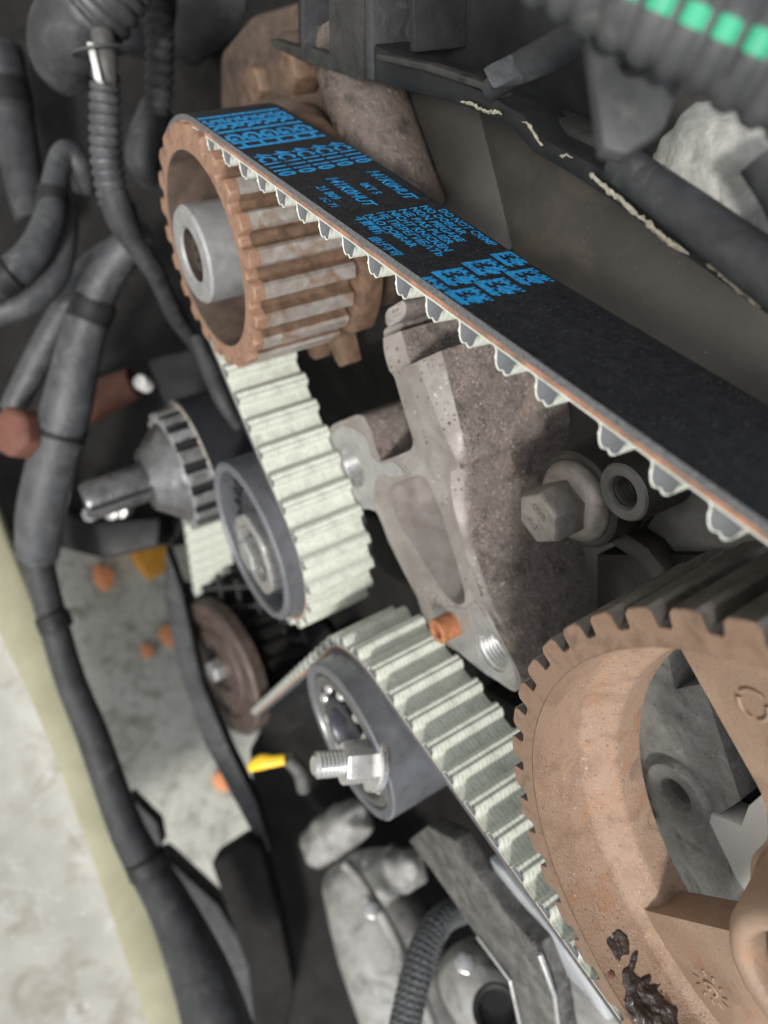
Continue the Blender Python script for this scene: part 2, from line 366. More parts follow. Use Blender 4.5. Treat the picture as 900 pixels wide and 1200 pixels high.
def round_poly(P, r, n=4):
    """round the corners of a 2D polygon"""
    out = []; N = len(P)
    for i in range(N):
        a, b, c = Vector(P[i - 1]), Vector(P[i]), Vector(P[(i + 1) % N])
        rr = min(r, (a - b).length * 0.45, (c - b).length * 0.45)
        p, q = b + (a - b).normalized() * rr, b + (c - b).normalized() * rr
        for k in range(n + 1):
            t = k / n; out.append(tuple(p * (1 - t) ** 2 + b * 2 * t * (1 - t) + q * t * t))
    return out
def hex_prism(mb, c, axis, r, h, mi=0, ph=0.0, chamfer=0.1):
    axis = Vector(axis).normalized(); u = Vector((1, 0, 0)) if abs(axis.y) > 0.999 else axis.orthogonal().normalized(); w = axis.cross(u)
    ring = lambda rr, y: [Vector(c) + (u * math.cos(ph + k * math.pi / 3) + w * math.sin(ph + k * math.pi / 3)) * rr + axis * y for k in range(6)]
    mb.grid([ring(r * 0.9, 0), ring(r, h * chamfer), ring(r, h)], mi, close_v=True)
    mb.add(ring(r * 0.9, 0), [[5, 4, 3, 2, 1, 0]], mi); mb.add(ring(r, h), [[0, 1, 2, 3, 4, 5]], mi)
def text_mesh(body, size, shear=0.0, bold=0.022):
    cu = bpy.data.curves.new('lettering', 'FONT'); cu.body = body; cu.size = size; cu.shear = shear; cu.resolution_u = 2
    cu.align_x = 'LEFT'; cu.extrude = 0; cu.offset = bold * size
    o = bpy.data.objects.new('lettering', cu); C.objects.link(o)
    bpy.context.view_layer.update()
    me = bpy.data.meshes.new_from_object(o.evaluated_get(bpy.context.evaluated_depsgraph_get()))
    vs = [v.co.copy() for v in me.vertices]; fs = [list(p.vertices) for p in me.polygons]
    bpy.data.objects.remove(o); bpy.data.curves.remove(cu); bpy.data.meshes.remove(me)
    return vs, fs

# ------------------------------------------------------------------ setting: floor, engine mass, bay wall
mb = MB(); g = [[Vector((x, y, 0 if abs(x) > 9000 or abs(y) > 9000 else 3 * noise.noise(Vector((x, y, 0)) * 0.02))) for y in
     [-40000, -3000] + list(range(-500, 501, 25)) + [3000, 40000]] for x in [-40000, -3000] + list(range(-300, 1301, 25)) + [3000, 40000]]
mb.grid(g); struct('floor', mb, m_concrete)

t = thing('engine_block', 'dark oily engine block filling the space behind the belt drive', 'engine', pt(150, 160, -520))
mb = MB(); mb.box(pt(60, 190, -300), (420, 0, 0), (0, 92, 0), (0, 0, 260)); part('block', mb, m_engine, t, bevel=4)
for i in range(16):
    a = random.uniform(-40, 260); b = random.uniform(-470, -190); mb = MB()
    mb.box(pt(a, 96, b), (random.uniform(8, 26), 0, random.uniform(-6, 6)), (0, random.uniform(5, 22), 0), (random.uniform(-3, 3), 0, random.uniform(5, 22)))
    part('casting_rib', mb, m_engine, t, bevel=2)

mb = MB(); q = [(-160, -140), (330, -140), (330, 330), (255, 505), (238, 560), (205, 640), (75, 640), (-160, 660)]
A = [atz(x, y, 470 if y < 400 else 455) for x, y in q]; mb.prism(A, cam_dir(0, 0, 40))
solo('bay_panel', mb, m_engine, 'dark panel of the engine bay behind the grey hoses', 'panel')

# ------------------------------------------------------------------ timing belt
W0, BW, PITCH = 2.0, 25.4, 9.79
TH, BACK, CORD, FAB = 3.3, 1.45, 0.9, 0.25          # tooth height and layer thicknesses
CU = (-9.3, -223.3)                                  # pump pulley axis (x, z)
CG = (120.5, -49.15)                                 # cam sprocket axis
kc = at(202, 554, -8.0); KX, KZ, KW = kc.x, kc.z - CAM_H, -8.0      # crank axis
circles = [  # x, z, radius of the belt's inner surface, +1 toothed wrap / -1 back wrap
    (CU[0], CU[1], 33.2, 1), (CG[0] - 1.4, CG[1] + 0.7, 66.3, 1), (147.0, -198.0, 30.2, -1),
    (213.0, -416.0, 38.0, 1), (KX, KZ, 27.4, 1), (90.0, -254.5, 33.6, -1)]
def tangents(cs):
    """directed common tangents round the loop; toothed wraps turn one way, back wraps the other"""
    n = len(cs); segs = []
    for i in range(n):
        x1, z1, r1, s1 = cs[i]; x2, z2, r2, s2 = cs[(i + 1) % n]
        a1, a2 = s1 * r1, s2 * r2
        d = Vector((x2 - x1, z2 - z1)); D = d.length; e = d / D; p = Vector((-e.y, e.x))
        k = (a1 - a2) / D; nn = e * k + p * math.sqrt(1 - k * k)     # outward normal of the run
        segs.append((Vector((x1, z1)) + nn * a1, Vector((x2, z2)) + nn * a2, nn))
    return segs
segs = tangents(circles)
path = []                                            # (x, z, nx, nz): inner-surface point, outward normal
RUN = {}
for i, (p, q, nn) in enumerate(segs):
    L = (q - p).length; m = max(2, int(L / 4)); RUN[i] = (len(path), p, q, nn)
    for k in range(m): path.append((*p.lerp(q, k / m), nn.x, nn.y))
    cx, cz, r, s = circles[(i + 1) % len(circles)]
    a0 = math.atan2(nn.y, nn.x); n2 = segs[(i + 1) % len(segs)][2]; a1 = math.atan2(n2.y, n2.x)
    da = (a1 - a0) % (2 * math.pi)
    if s > 0: da = da - 2 * math.pi                  # toothed wraps run clockwise
    mm = max(2, int(abs(da) * r / 2.0))
    for k in range(mm):
        a = a0 + da * k / mm; path.append((cx + s * r * math.cos(a), cz + s * r * math.sin(a), math.cos(a), math.sin(a)))
def sstep(a, b, x):
    x = max(0.0, min(1.0, (x - a) / (b - a))); return x * x * (3 - 2 * x)
RUN0 = (segs[0][1] - segs[0][0]).length
def twist(s):                  # the upper run is not seated yet: its far edge droops
    return 0.105 * sstep(40, 115, s) * (1 - sstep(RUN0 - 45, RUN0 - 4, s)) if 0 <= s <= RUN0 else 0.0
belt = thing('timing_belt', 'black toothed timing belt with blue printing and pale green toothed underside', 'belt', pt(CU[0], W0, -460))
def strip(o0, o1, y0, y1):
    mb = MB(); rows = []
    acc = 0.0
    for i, (x, z, nx, nz) in enumerate(path):
        if i: acc += math.hypot(x - path[i - 1][0], z - path[i - 1][1])
        k = twist(acc); f0, f1 = -k * (y0 - W0), -k * (y1 - W0)
        rows.append([pt(x + nx * (o0 + f0), y0, z + nz * (o0 + f0)), pt(x + nx * (o1 + f0), y0, z + nz * (o1 + f0)),
                     pt(x + nx * (o1 + f1), y1, z + nz * (o1 + f1)), pt(x + nx * (o0 + f1), y1, z + nz * (o0 + f1))])
    mb.grid(rows, 0, close_u=True, close_v=True)
    for i in range(len(mb.f)): mb.m[i] = i % 4
    return mb
part('backing', strip(FAB + CORD, FAB + CORD + BACK, W0, W0 + BW), [m_beltside, m_beltside, m_rubber, m_rubber], belt)
backing = bpy.data.objects['backing']
me = backing.data
for p in me.polygons:                                # front and rear edges are grey, faces are black rubber
    p.material_index = 0 if abs(p.normal.y) > 0.7 else 2
part('cord_layer', strip(FAB, FAB + CORD, W0 + 0.15, W0 + BW - 0.15), m_cord, belt)
part('fabric_facing', strip(0, FAB, W0 - 0.1, W0 + BW + 0.1), m_fabric, belt)
# one tooth, its fabric skin standing proud of the grey core at both ends
prof = [(-3.3, -0.05), (-2.75, 0.15), (-2.45, 0.6), (-2.25, 1.5), (-1.95, 2.4), (-1.5, 3.0), (-0.95, 3.28), (-0.45, 3.15), (0, 2.85)]
prof = prof + [(-a, b) for a, b in prof[-2::-1]]
mb = MB(); nP = len(prof)
def ring(sc, y, base=0.0, jit=0.0):
    return [Vector((a * sc, y + random.uniform(-jit, jit), -max(b * sc if b > 0 else b, base))) for a, b in prof]
mb.grid([ring(1, -0.12, jit=0.22), ring(1, 6), ring(1, 13), ring(1, 19), ring(1, BW + 0.12, jit=0.12)], 0)
for y, yy in ((-0.12, 0.0), (BW + 0.12, BW)):
    o, i_ = ring(1, y), ring(0.935, yy)
    mb.grid([o, i_], 0); c = Vector((0, yy, -0.2))
    mb.add(i_ + [c], [[k, k + 1, nP] for k in range(nP - 1)], 1)
tooth_me = mesh_of('tooth', mb, [m_fabric, m_core], smooth=40)
Ls = [0.0]
for i in range(1, len(path) + 1):
    a, b = path[i - 1], path[i % len(path)]; Ls.append(Ls[-1] + math.hypot(b[0] - a[0], b[1] - a[1]))
# phase: a tooth sits under photo pixel (373.., 262..) on the upper run
p0 = at(724.5, 520, W0); i0, rp, rq, rn = RUN[0]; tdir = (rq - rp).normalized()
s_ref = (Vector((p0.x, p0.z - CAM_H)) - rp).dot(tdir) + Ls[i0] - 1.2
n_teeth = int(Ls[-1] / PITCH)
borg = ORG[belt.name]
j = 0
for k in range(n_teeth):
    s = (s_ref + k * PITCH) % Ls[-1]
    j = next(i for i in range(len(Ls) - 1) if Ls[i] <= s <= Ls[i + 1])
    f = (s - Ls[j]) / max(1e-9, Ls[j + 1] - Ls[j]); a, b = path[j], path[(j + 1) % len(path)]
    x, z = a[0] + (b[0] - a[0]) * f, a[1] + (b[1] - a[1]) * f
    n = Vector((a[2] + (b[2] - a[2]) * f, 0, a[3] + (b[3] - a[3]) * f)).normalized()
    t = Vector((0, 1, 0)).cross(n)
    o = bpy.data.objects.new('tooth', tooth_me); C.objects.link(o); o.parent = belt
    kt = twist(s); yv = (Vector((0, 1, 0)) - n * kt).normalized(); n = t.cross(yv).normalized()
    M = Matrix((t, yv, n)).transposed().to_4x4(); M.translation = (pt(x, W0, z) - borg) * S
    o.matrix_local = M

# printing on the upper run
nx3 = Vector((rn.x, 0, rn.y)); t3 = Vector((tdir.x, 0, tdir.y)); OFF = FAB + CORD + BACK
P0 = pt(rp.x, W0, rp.y) + nx3 * OFF
def belt_sy(px, py):
    r = ray(px, py); c = Vector((0, 0, CAM_H)); off = 0.0
    for it in range(12):
        k = ((P0 - c).dot(nx3) + off) / r.dot(nx3); q = c + r * k - P0; off = -twist(q.dot(t3)) * q.y
    return q.dot(t3), q.y
def belt_pt(s, y, h=0.06): return P0 + t3 * s + Vector((0, y, 0)) + nx3 * (h - twist(s) * y)
def print_line(body, s0, s1, y0, hgt, shear=0.0, bold=0.03):
    vs, fs = text_mesh(body, 1.0, shear, bold)
    w = max(v.x for v in vs) - min(v.x for v in vs); x0 = min(v.x for v in vs); hh = 0.72
    vs = [belt_pt(s0 + (v.x - x0) / w * (s1 - s0), y0 + v.y / hh * hgt) for v in vs]
    keep = [f for f in fs if all(0.1 < (vs[i] - P0).y < BW - 0.1 for i in f)]
    mb = MB(); mb.add(vs, keep); return part('print_line', mb, m_print, belt, smooth=0)
for k, (body, a, b) in enumerate([('曲げ不可', 84.5, 93.5), ('不要弯折', 74.4, 84.0), ('NÃO DOBRAR', 74.2, 91.0), ('НЕ ПЕРЕГИБАТЬ', 74.0, 96.2), ('NICHT KNICKEN', 74.2, 94.6),
        ('NE PAS PLIER', 74.2, 92.0), ('NON PIEGARE', 74.2, 91.6), ('NO DOBLAR', 74.2, 88.8), ('DO NOT CRIMP', 77.0, 95.0)]):
    print_line(body, a, b, 0.75 + 2.75 * k, 2.0)
print_line('141K0HUT', 53.2, 70.6, 9.0, 3.0, 0.2)
print_line('141K0HUT', 53.2, 70.4, 19.6, 3.0, 0.2)
print_line('21 B09', 56.6, 64.5, 4.6, 2.1)
print_line('3C 71', 62.5, 68.0, 2.2, 1.6)
print_line('0KT 5', 58.6, 65.2, 14.4, 2.0)
for k in range(5): print_line('4C1110', 32.2, 48.0, 1.0 + 5.0 * k, 4.1, 0, 0.04)
for k in range(5): print_line('15R1GH', 0.6, 27.4, 0.7 + 4.7 * k, 4.2, 0, 0.05)
# repeated block mark
bits = ["111111111110", "111111111111", "110000100100", "111100011110", "110001111111", "111000111111", "110100111100", "111111011110", "101100110101"]
def block(c0, c1, c2):
    s0, y0 = belt_sy(*c0); s1, y1 = belt_sy(*c1); s2, y2 = belt_sy(*c2); mb = MB(); nr, nc = len(bits[0]), len(bits)
    ds, dy = (s2 - s0) / nr, (y1 - y0) / nc
    for j in range(nc):
        for i in range(nr):
            if bits[j][i] == '1':
                a, b = s0 + ds * i, y0 + dy * j
                if b < 0.1 or b + dy > BW - 0.1: continue
                mb.add([belt_pt(a, b), belt_pt(a + ds, b), belt_pt(a + ds, b + dy), belt_pt(a, b + dy)], [[0, 1, 2, 3]])
    if mb.f: part('print_block', mb, m_print, belt, smooth=0)
def zA(x, y): return 490 + x / 5.625, 285 + y / 5.625
for c0, c1, c2 in [((80, 192), (255, 138), (200, 290)), ((280, 132), (445, 78), (410, 222)), ((470, 75), (600, 36), (600, 160)), ((-110, 250), (60, 200), (5, 345)),
                   ((168, 322), (335, 266), (290, 415)), ((360, 258), (525, 200), (490, 356)), ((562, 193), (722, 140), (695, 285))]:
    block(zA(*c0), zA(*c1), zA(*c2))

# ------------------------------------------------------------------ toothed wheels
def gear_outline(n, rt, rr, tipfrac=0.52, rootfrac=0.36, ph=0.0):
    """closed list of (r, angle)"""
    out = []; p = 2 * math.pi / n
    for i in range(n):
        a = ph + i * p; ht = p * tipfrac / 2; hb = p * (1 - rootfrac) / 2
        for r, da in [(rr, -p / 2), (rr, -p / 2 + p * rootfrac * 0.32), (rr + (rt - rr) * 0.12, -hb), (rt - (rt - rr) * 0.22, -ht - 0.02 * p), (rt, -ht + 0.07 * p),
                      (rt, 0), (rt, ht - 0.07 * p), (rt - (rt - rr) * 0.22, ht + 0.02 * p), (rr + (rt - rr) * 0.12, hb), (rr, p / 2 - p * rootfrac * 0.32)]:
            out.append((r, a + da))
    return out
def gear_rim(mb, cx, cz, outl, w0, w1, rin, mface=0, mland=1, bevel=0.25, nb=None, mslot=1):
    P = lambda r, a, w: pt(cx + r * math.cos(a), w, cz + r * math.sin(a))
    n = len(outl)
    rows = [[P(rin, a, w0) for r, a in outl], [P(r - bevel, a, w0) for r, a in outl], [P(r, a, w0 + bevel) for r, a in outl]]
    mb.grid(rows, mface, close_v=True)
    wm = nb if nb else w0 + bevel
    if nb: mb.grid([[P(r, a, w0 + bevel) for r, a in outl], [P(r, a, nb) for r, a in outl]], mface, close_v=True)
    mb.grid([[P(r, a, wm) for r, a in outl], [P(r, a, w1) for r, a in outl]], [mland if 3 <= k % 10 <= 6 else mslot for k in range(n)], close_v=True)
    mb.grid([[P(r, a, w1) for r, a in outl], [P(rin, a, w1) for r, a in outl]], mface, close_v=True)

# cam sprocket
G0 = 1.5
cam_sprocket = thing('cam_sprocket', 'large rusty cam sprocket with spoke windows and square teeth', 'sprocket', pt(CG[0], G0, CG[1] - 66))
a_ref = math.atan2((at(731.2, 713, G0).z - CAM_H) - CG[1], at(731.2, 713, G0).x - CG[0])
NG = 45; gp = 2 * math.pi / NG
outl = gear_outline(NG, 66.5, 63.2, 0.56, 0.34, a_ref - gp * 0.27)
mb = MB(); gear_rim(mb, CG[0], CG[1], outl, G0, G0 + 28, 60.0); part('toothed_rim', mb, [m_rustrim, m_land], cam_sprocket, smooth=40)
o = pt(CG[0], 0, CG[1])
mb = MB(); mb.lathe(o, (0, 1, 0), [(59.95, G0 + 0.05), (60.1, G0 + 0.6), (59.6, 14.2), (59.3, 15.2), (58.4, 16.2), (57.2, 17.4), (56.0, 18.6), (54.7, 19.5), (54.1, 20.3), (53.9, 21.2), (53.9, 27.5)], 160)
part('drum', mb, m_rust, cam_sprocket, smooth=60)
# web with three windows
def window_poly(rot):
    P = [(57.6 * math.cos(math.radians(a)), 57.6 * math.sin(math.radians(a))) for a in range(-146, -53, 3)]
    P = P + [ (15.8, -21.6), (9.5, -18.6), (3, -19.6), (-5.5, -19.2), (-12.6, -15.2), (-21, -15.6)]
    P = round_poly(P, 2.5, 3)
    c, s = math.cos(rot), math.sin(rot)
    return [(c * x - s * z, s * x + c * z) for x, z in P]
wins = [window_poly(k * 2 * math.pi / 3) for k in range(3)]
mb = MB()
for k in range(3): pass
outer = [pt(CG[0] + 59.4 * math.cos(a), 17.0, CG[1] + 59.4 * math.sin(a)) for a in [2 * math.pi * k / 120 for k in range(120)]]
mb.prism(outer, (0, 9, 0), [[pt(CG[0] + x, 17.0, CG[1] + z) for x, z in wp] for wp in wins])
part('spoke_web', mb, m_rusttan, cam_sprocket, smooth=40, bevel=0.5)
mb = MB(); mb.lathe(o, (0, 1, 0), [(19.4, 24), (18.6, 16.6), (17.6, 14.5), (16.7, 11), (16.0, 8), (15.3, 5.4), (14.2, 3.8), (12.8, 3.2), (11.4, 3.7), (10.7, 5.2), (10.4, 8), (10.3, 15)], 72)
hub = part('hub', mb, m_rusttan, cam_sprocket, smooth=60)
mb = MB(); mb.lathe(o, (0, 1, 0), [(0, 9), (9.0, 9), (10.2, 10), (10.4, 16)], 40); hex_prism(mb, pt(CG[0], 4.5, CG[1]), (0, 1, 0), 7.6, 6); part('centre_bolt', mb, m_ring, cam_sprocket)
# raised casting marks on the web
def web_xy(px, py): p = at(px, py, 16.6); return p.x, p.z - CAM_H
def raised_arc(mb, cx, cz, r, a0, a1, wd, n=10):
    P = [pt(cx + r * math.cos(a0 + (a1 - a0) * k / n), 16.9, cz + r * math.sin(a0 + (a1 - a0) * k / n)) for k in range(n + 1)]
    mb.tube(P, wd, 8)
mb = MB(); ex, ez = web_xy(882, 827)
for k in range(3): raised_arc(mb, ex, ez, 2.7, k * 2.094 + 0.3, k * 2.094 + 1.95, 0.5)
part('cast_mark', mb, m_rusttan, cam_sprocket, smooth=60)
mb = MB(); ex, ez = web_xy(832, 1160)
raised_arc(mb, ex, ez, 1.6, 0.5, 4.6, 0.35); mb.blob(pt(ex + 0.3, 16.9, ez - 0.3), 0.5, 0.4, 0.5, 0.1)
for k in range(11):
    a = 2 * math.pi * k / 11; mb.tube([pt(ex + 2.9 * math.cos(a), 16.95, ez + 2.9 * math.sin(a)), pt(ex + 4.3 * math.cos(a + 0.12), 16.95, ez + 4.3 * math.sin(a + 0.12))], 0.28, 6)
part('cast_mark', mb, m_rusttan, cam_sprocket, smooth=60)
# oily lump and pit low on the drum
def on_drum(px, py, w, out):
    c = at(px, py, w); d = Vector((c.x - CG[0], 0, c.z - CAM_H - CG[1])).normalized()
    return Vector((CG[0] + d.x * (60 + out), K0 + w, CAM_H + CG[1] + d.z * (60 + out)))
def crust(mb, px, py, w, da, dw, thick, seed, n=46):
    c = on_drum(px, py, w, 0); a0 = math.atan2(c.z - CAM_H - CG[1], c.x - CG[0]); rows = []
    for i in range(n + 1):
        row = []
        for j in range(n + 1):
            u, v = i / n * 2 - 1, j / n * 2 - 1; ww = w + v * dw; aa = a0 + u * da / 60
            q = Vector((u * da, v * dw, seed * 7.3)); e = 1 - math.sqrt(u * u + v * v) + 0.45 * noise.fractal(q * 0.22, 1, 2, 4)
            base = 59.9 - max(0, ww - 15.2) * 1.15
            h = thick * min(1.0, max(-0.4, e * 3)) * (0.55 + 0.6 * noise.fractal(q * 0.45 + Vector((5, 5, 0)), 0.9, 2, 4)) if e > -0.13 else -0.6
            row.append(Vector((CG[0] + (base - h) * math.cos(aa), K0 + ww, CAM_H + CG[1] + (base - h) * math.sin(aa))))
        rows.append(row)
    mb.grid(rows)
mb = MB(); crust(mb, 752, 1172, 7.5, 8.5, 5.6, 1.3, 1); crust(mb, 730, 1105, 9.0, 3.5, 3.2, 0.5, 4, 24)
part('grease', mb, m_grease, cam_sprocket, 'black oily grease caked low inside the sprocket', smooth=60)
mb = MB(); c = on_drum(719, 1142, 3.3, 0.6); mb.blob(c, 0.9, 1.3, 1.1, 0.3, 0.5, 3, seed=4)
part('dent', mb, m_redrust, cam_sprocket, smooth=60)

# pump pulley
pump = thing('pump_pulley', 'small rusty cup shaped toothed pulley under the printed end of the belt', 'pulley', pt(CU[0], 0, CU[1] - 34))
outl = gear_outline(23, 34.0, 30.2, 0.5, 0.36, 0.05)
mb = MB(); gear_rim(mb, CU[0], CU[1], outl, 0, 31, 27.4, 0, 1, 0.5, nb=3.2, mslot=2); part('toothed_rim', mb, [m_pumprust, m_pumpland, m_slot], pump, smooth=40)
o = pt(CU[0], 0, CU[1])
mb = MB(); mb.lathe(o, (0, 1, 0), [(27.4, 0), (27.0, 0.6), (26.8, 24), (25, 26), (0, 26)], 72); part('cup', mb, m_pumpdark, pump)
mb = MB(); mb.lathe(o, (0, 1, 0), [(7.6, 6), (7.6, -3.2), (8.3, -4), (13.0, -4), (13.8, -3.2), (13.8, 26)], 64); hb = part('hub', mb, m_hub, pump)
mb = MB(); mb.lathe(o, (0, 1, 0), [(0, -0.6), (2.2, -0.6), (2.4, -2.0), (5.0, -2.0), (5.4, -1.4), (5.6, 1.0), (7.3, 1.0), (7.45, -3.2)], 32); part('bolt_recess', mb, m_recess, hb)
mb = MB()
fl = []
for k in range(120):
    a = 3 * k; rr = 33.0
    for c0 in (-22, 8): rr = max(rr, 33 + 9.5 * (1 - sstep(3.5, 8.0, abs((a - c0 + 180) % 360 - 180))))
    for c0 in (48,): rr = max(rr, 33 + 4.5 * (1 - sstep(14, 26, abs((a - c0 + 180) % 360 - 180))))
    fl.append(pt(CU[0] + rr * math.cos(math.radians(a)), 32, CU[1] + rr * math.sin(math.radians(a))))
mb.prism(fl, (0, 6, 0)); part('rear_flange', mb, m_slot, pump, bevel=1.2)
mb = MB(); mb.lathe(pt(CU[0], 0, CU[1]), (0, 1, 0), [(22, 37), (26, 42), (28, 56), (28, 80)], 40); part('pump_body', mb, m_pumpdark, pump)

# idler roller between the pump pulley and the crank
RX, RZ = 90.0, -254.5
idler = thing('idler_roller', 'dark smooth idler roller with bright bolt beside the toothed belt run', 'roller', pt(RX, 0, RZ - 31))
o = pt(RX, 0, RZ)
mb = MB(); mb.lathe(o, (0, 1, 0), [(27.2, 3), (27.4, -3.2), (28.2, -4.2), (30.2, -4.2), (31.1, -3.4), (31.2, 30)], 80); part('shell', mb, m_roller, idler)
mb = MB(); mb.lathe(o, (0, 1, 0), [(27.3, 3.0), (20, 4.2), (19, 2), (12, 2), (0, 2.5)], 64); part('bearing_shield', mb, m_darksteel, idler)
mb = MB()
for k in range(9):
    a = math.radians(150 + k * 14); mb.box(pt(RX + 23.5 * math.cos(a), 2.8, RZ + 23.5 * math.sin(a)), Vector((math.cos(a), 0, math.sin(a))) * 2.6, (0, 1.0, 0), Vector((-math.sin(a), 0, math.cos(a))) * 1.2)
part('shield_rib', mb, m_darksteel, idler)
mb = MB(); P = [(18 * math.cos(2 * math.pi * k / 3 + 0.4 + d), 18 * math.sin(2 * math.pi * k / 3 + 0.4 + d)) for k in range(3) for d in (-0.45, 0.45)]
P = round_poly(P, 5, 4); cx, cz = RX + 5, RZ - 1
mb.prism([pt(cx + a, -3.5, cz + b) for a, b in P], (0, 5, 0), [circ2(cx, -3.5, cz, 11.5, 24)]); part('adjuster_plate', mb, m_steel, idler, bevel=0.8)
mb = MB(); mb.lathe(pt(cx, 0, cz), (0, 1, 0), [(0, 1.5), (10.5, 1.2), (11, 2.5)], 40); hex_prism(mb, pt(cx, -6.5, cz), (0, 1, 0), 6.6, 8, ph=0.3); part('bolt', mb, m_steel, idler)

# tensioner roller
TX, TZ, T0 = 147.0, -198.0, -7.0
tens = thing('tensioner_roller', 'black tensioner roller with open ball bearing and loose threaded stud', 'roller', pt(TX, T0, TZ - 28))
o = pt(TX, T0, TZ)
mb = MB(); mb.lathe(o, (0, 1, 0), [(23.4, 5), (23.6, 1.0), (24.2, 0.2), (27.2, 0), (27.8, 0.6), (27.9, 36)], 80); part('shell', mb, m_roller, tens)
mb = MB(); mb.lathe(o, (0, 1, 0), [(23.4, 8), (23.3, 1.0), (22.7, 0.4), (20.6, 0.4), (20.2, 1.0), (19.9, 9)], 80); part('outer_race', mb, m_ring, tens)
mb = MB(); mb.lathe(o, (0, 1, 0), [(15.6, 9), (15.4, 0.8), (14.8, 0.3), (12.0, 0.3), (11.4, 1.4), (11, 5), (0, 6)], 64); part('inner_race', mb, m_darksteel, tens)
mb = MB(); mb.lathe(o, (0, 1, 0), [(20.2, 6.2), (15.5, 6.2)], 64); part('bearing_cage', mb, m_black, tens)
bme = None
for k in range(11):
    a = 2 * math.pi * k / 11 + 0.2
    if bme is None:
        mb = MB(); mb.blob((0, 0, 0), 2.3, 2.3, 2.3, 0, 0.1, 3); bme = mesh_of('bearing_ball', mb, m_steel, smooth=180)
    b = bpy.data.objects.new('bearing_ball', bme); C.objects.link(b); b.parent = tens
    b.location = (pt(TX + 17.8 * math.cos(a), T0 + 2.4, TZ + 17.8 * math.sin(a)) - ORG[tens.name]) * S
# stud leaning out of the bore
base = at(446, 890, T0 + 2); tip = at(367, 897, -25.0); ax = (base - tip).normalized()
L = (base - tip).length
mb = MB(); hex_prism(mb, tip + ax * (L - 13.0), ax, 6.6, 9.0, ph=0.5); mb.lathe(tip + ax * (L - 4.0), ax, [(0, 0), (8.6, 0), (9.3, 0.6), (9.4, 2.2), (8.8, 2.8)], 40)
nut = part('nut', mb, m_steel, tens)
thr = [(0, 0), (2.6, 0.0), (3.5, 0.9)]
y = 0.9
while y < L - 8: thr += [(3.95, y + 0.35), (3.95, y + 0.5), (3.45, y + 0.95), (3.45, y + 1.05)]; y += 1.25
mb = MB(); mb.lathe(tip, ax, thr + [(3.6, L)], 28); part('stud', mb, m_steel, tens, smooth=25)

m_oily = MAT('oily_steel', [(0.09, 0.09, 0.09), (0.20, 0.20, 0.205)], 8, 0.28, 0.7, 0.2, 1.0)
# crank sprocket and its nose shaft
crank = thing('crank_sprocket', 'blurred bright steel crank sprocket with nose shaft', 'sprocket', pt(KX, KW, KZ - 31))
outl = gear_outline(17, 27.2, 24.2, 0.5, 0.36, 0.1)
mb = MB(); gear_rim(mb, KX, KZ, outl, KW, 30, 23.0, mslot=2); part('toothed_rim', mb, [m_hub, m_steel, m_black], crank)
o = pt(KX, KW, KZ)
mb = MB(); mb.lathe(o, (0, 1, 0), [(23.1, 0.3), (22, -1.5), (17, -7), (14, -11), (13.2, -12), (9, -12.5)], 56); part('cone_face', mb, m_oily, crank)
mb = MB(); mb.lathe(o, (0, 1, 0), [(8.6, -12), (8.3, -36), (7.4, -38.5), (0, -38.5)], 40); sh = part('nose_shaft', mb, m_oily, crank)
mb = MB(); mb.box(pt(KX + 2, KW - 25, KZ + 8.2), (0.6, 0, 0), (0, 13, 0), (0, 0, 1.5)); part('keyway', mb, m_black, sh)

# water pump wheel
PX, PZ = 213.0, -410.0
wp = thing('water_pump_wheel', 'dull brown pump wheel seen nearly edge on under the idler', 'wheel', pt(PX, -9, PZ - 40))
o = pt(PX, 0, PZ)
mb = MB(); mb.lathe(o, (0, 1, 0), [(0, -9), (8, -9), (9, -7), (14, -6.5), (15.5, -9), (24, -10), (26, -8.5), (30, -8.5), (32, -10.5), (42, -10.5), (43.5, -9), (43.5, -2)], 64); part('disc', mb, MAT('dull_brown_wheel', [(0.055, 0.040, 0.034), (0.12, 0.088, 0.076)], 9, 0.5, 0.2, 0.4, 1.5), wp)
outl = gear_outline(25, 37.5, 34.5, 0.5, 0.36); mb = MB(); gear_rim(mb, PX, PZ, outl, -2, 29, 20); part('toothed_rim', mb, m_engine, wp)
mb = MB(); hex_prism(mb, pt(PX, -15, PZ), (0, 1, 0), 7, 7); part('bolt', mb, m_hub, wp)

q0 = Vector((0, -1, 0)); q1 = (q0 + (Vector((0, 0, CAM_H)) - ORG[wp.name]).normalized() * 0.22).normalized()
wp.rotation_mode = 'QUATERNION'; wp.rotation_quaternion = q0.rotation_difference(q1)

# ------------------------------------------------------------------ engine bracket
bw = 28.0
brk = thing('engine_bracket', 'rough brown cast alloy bracket with machined grey front flange behind the belt', 'bracket', at(605, 800, bw))
out_px = [(612, 806), (603, 811), (588, 802), (566, 782), (545, 768), (522, 756), (503, 742), (497, 726), (489, 700), (472, 668), (455, 634), (447, 612), (441, 599),
          (430, 596), (419, 598), (407, 574), (395, 540), (384, 505), (391, 497), (418, 486), (426, 487), (433, 500), (440, 522), (446, 541), (464, 535), (482, 527), (485, 518), (478, 495),
          (468, 462), (462, 440), (455, 434), (470, 431), (489, 424),
          (502, 455), (515, 492), (528, 524), (541, 549), (528, 552), (531, 585), (541, 625), (553, 668), (568, 708), (588, 748), (608, 785)]
win_px = [(455, 574), (462, 566), (490, 556), (500, 560), (508, 578), (520, 610), (532, 648), (542, 684), (546, 702), (541, 710), (530, 706), (518, 692), (500, 664), (478, 630), (462, 602)]
def bxz(px, w): p = at(px[0], px[1], w); return p.x, p.z - CAM_H
P2 = round_poly([bxz(p, bw) for p in out_px], 1.2, 2)
W2 = round_poly([bxz(p, bw) for p in win_px], 2.0, 2)
h1 = bxz((413, 547), bw); h2 = bxz((577, 763), bw)
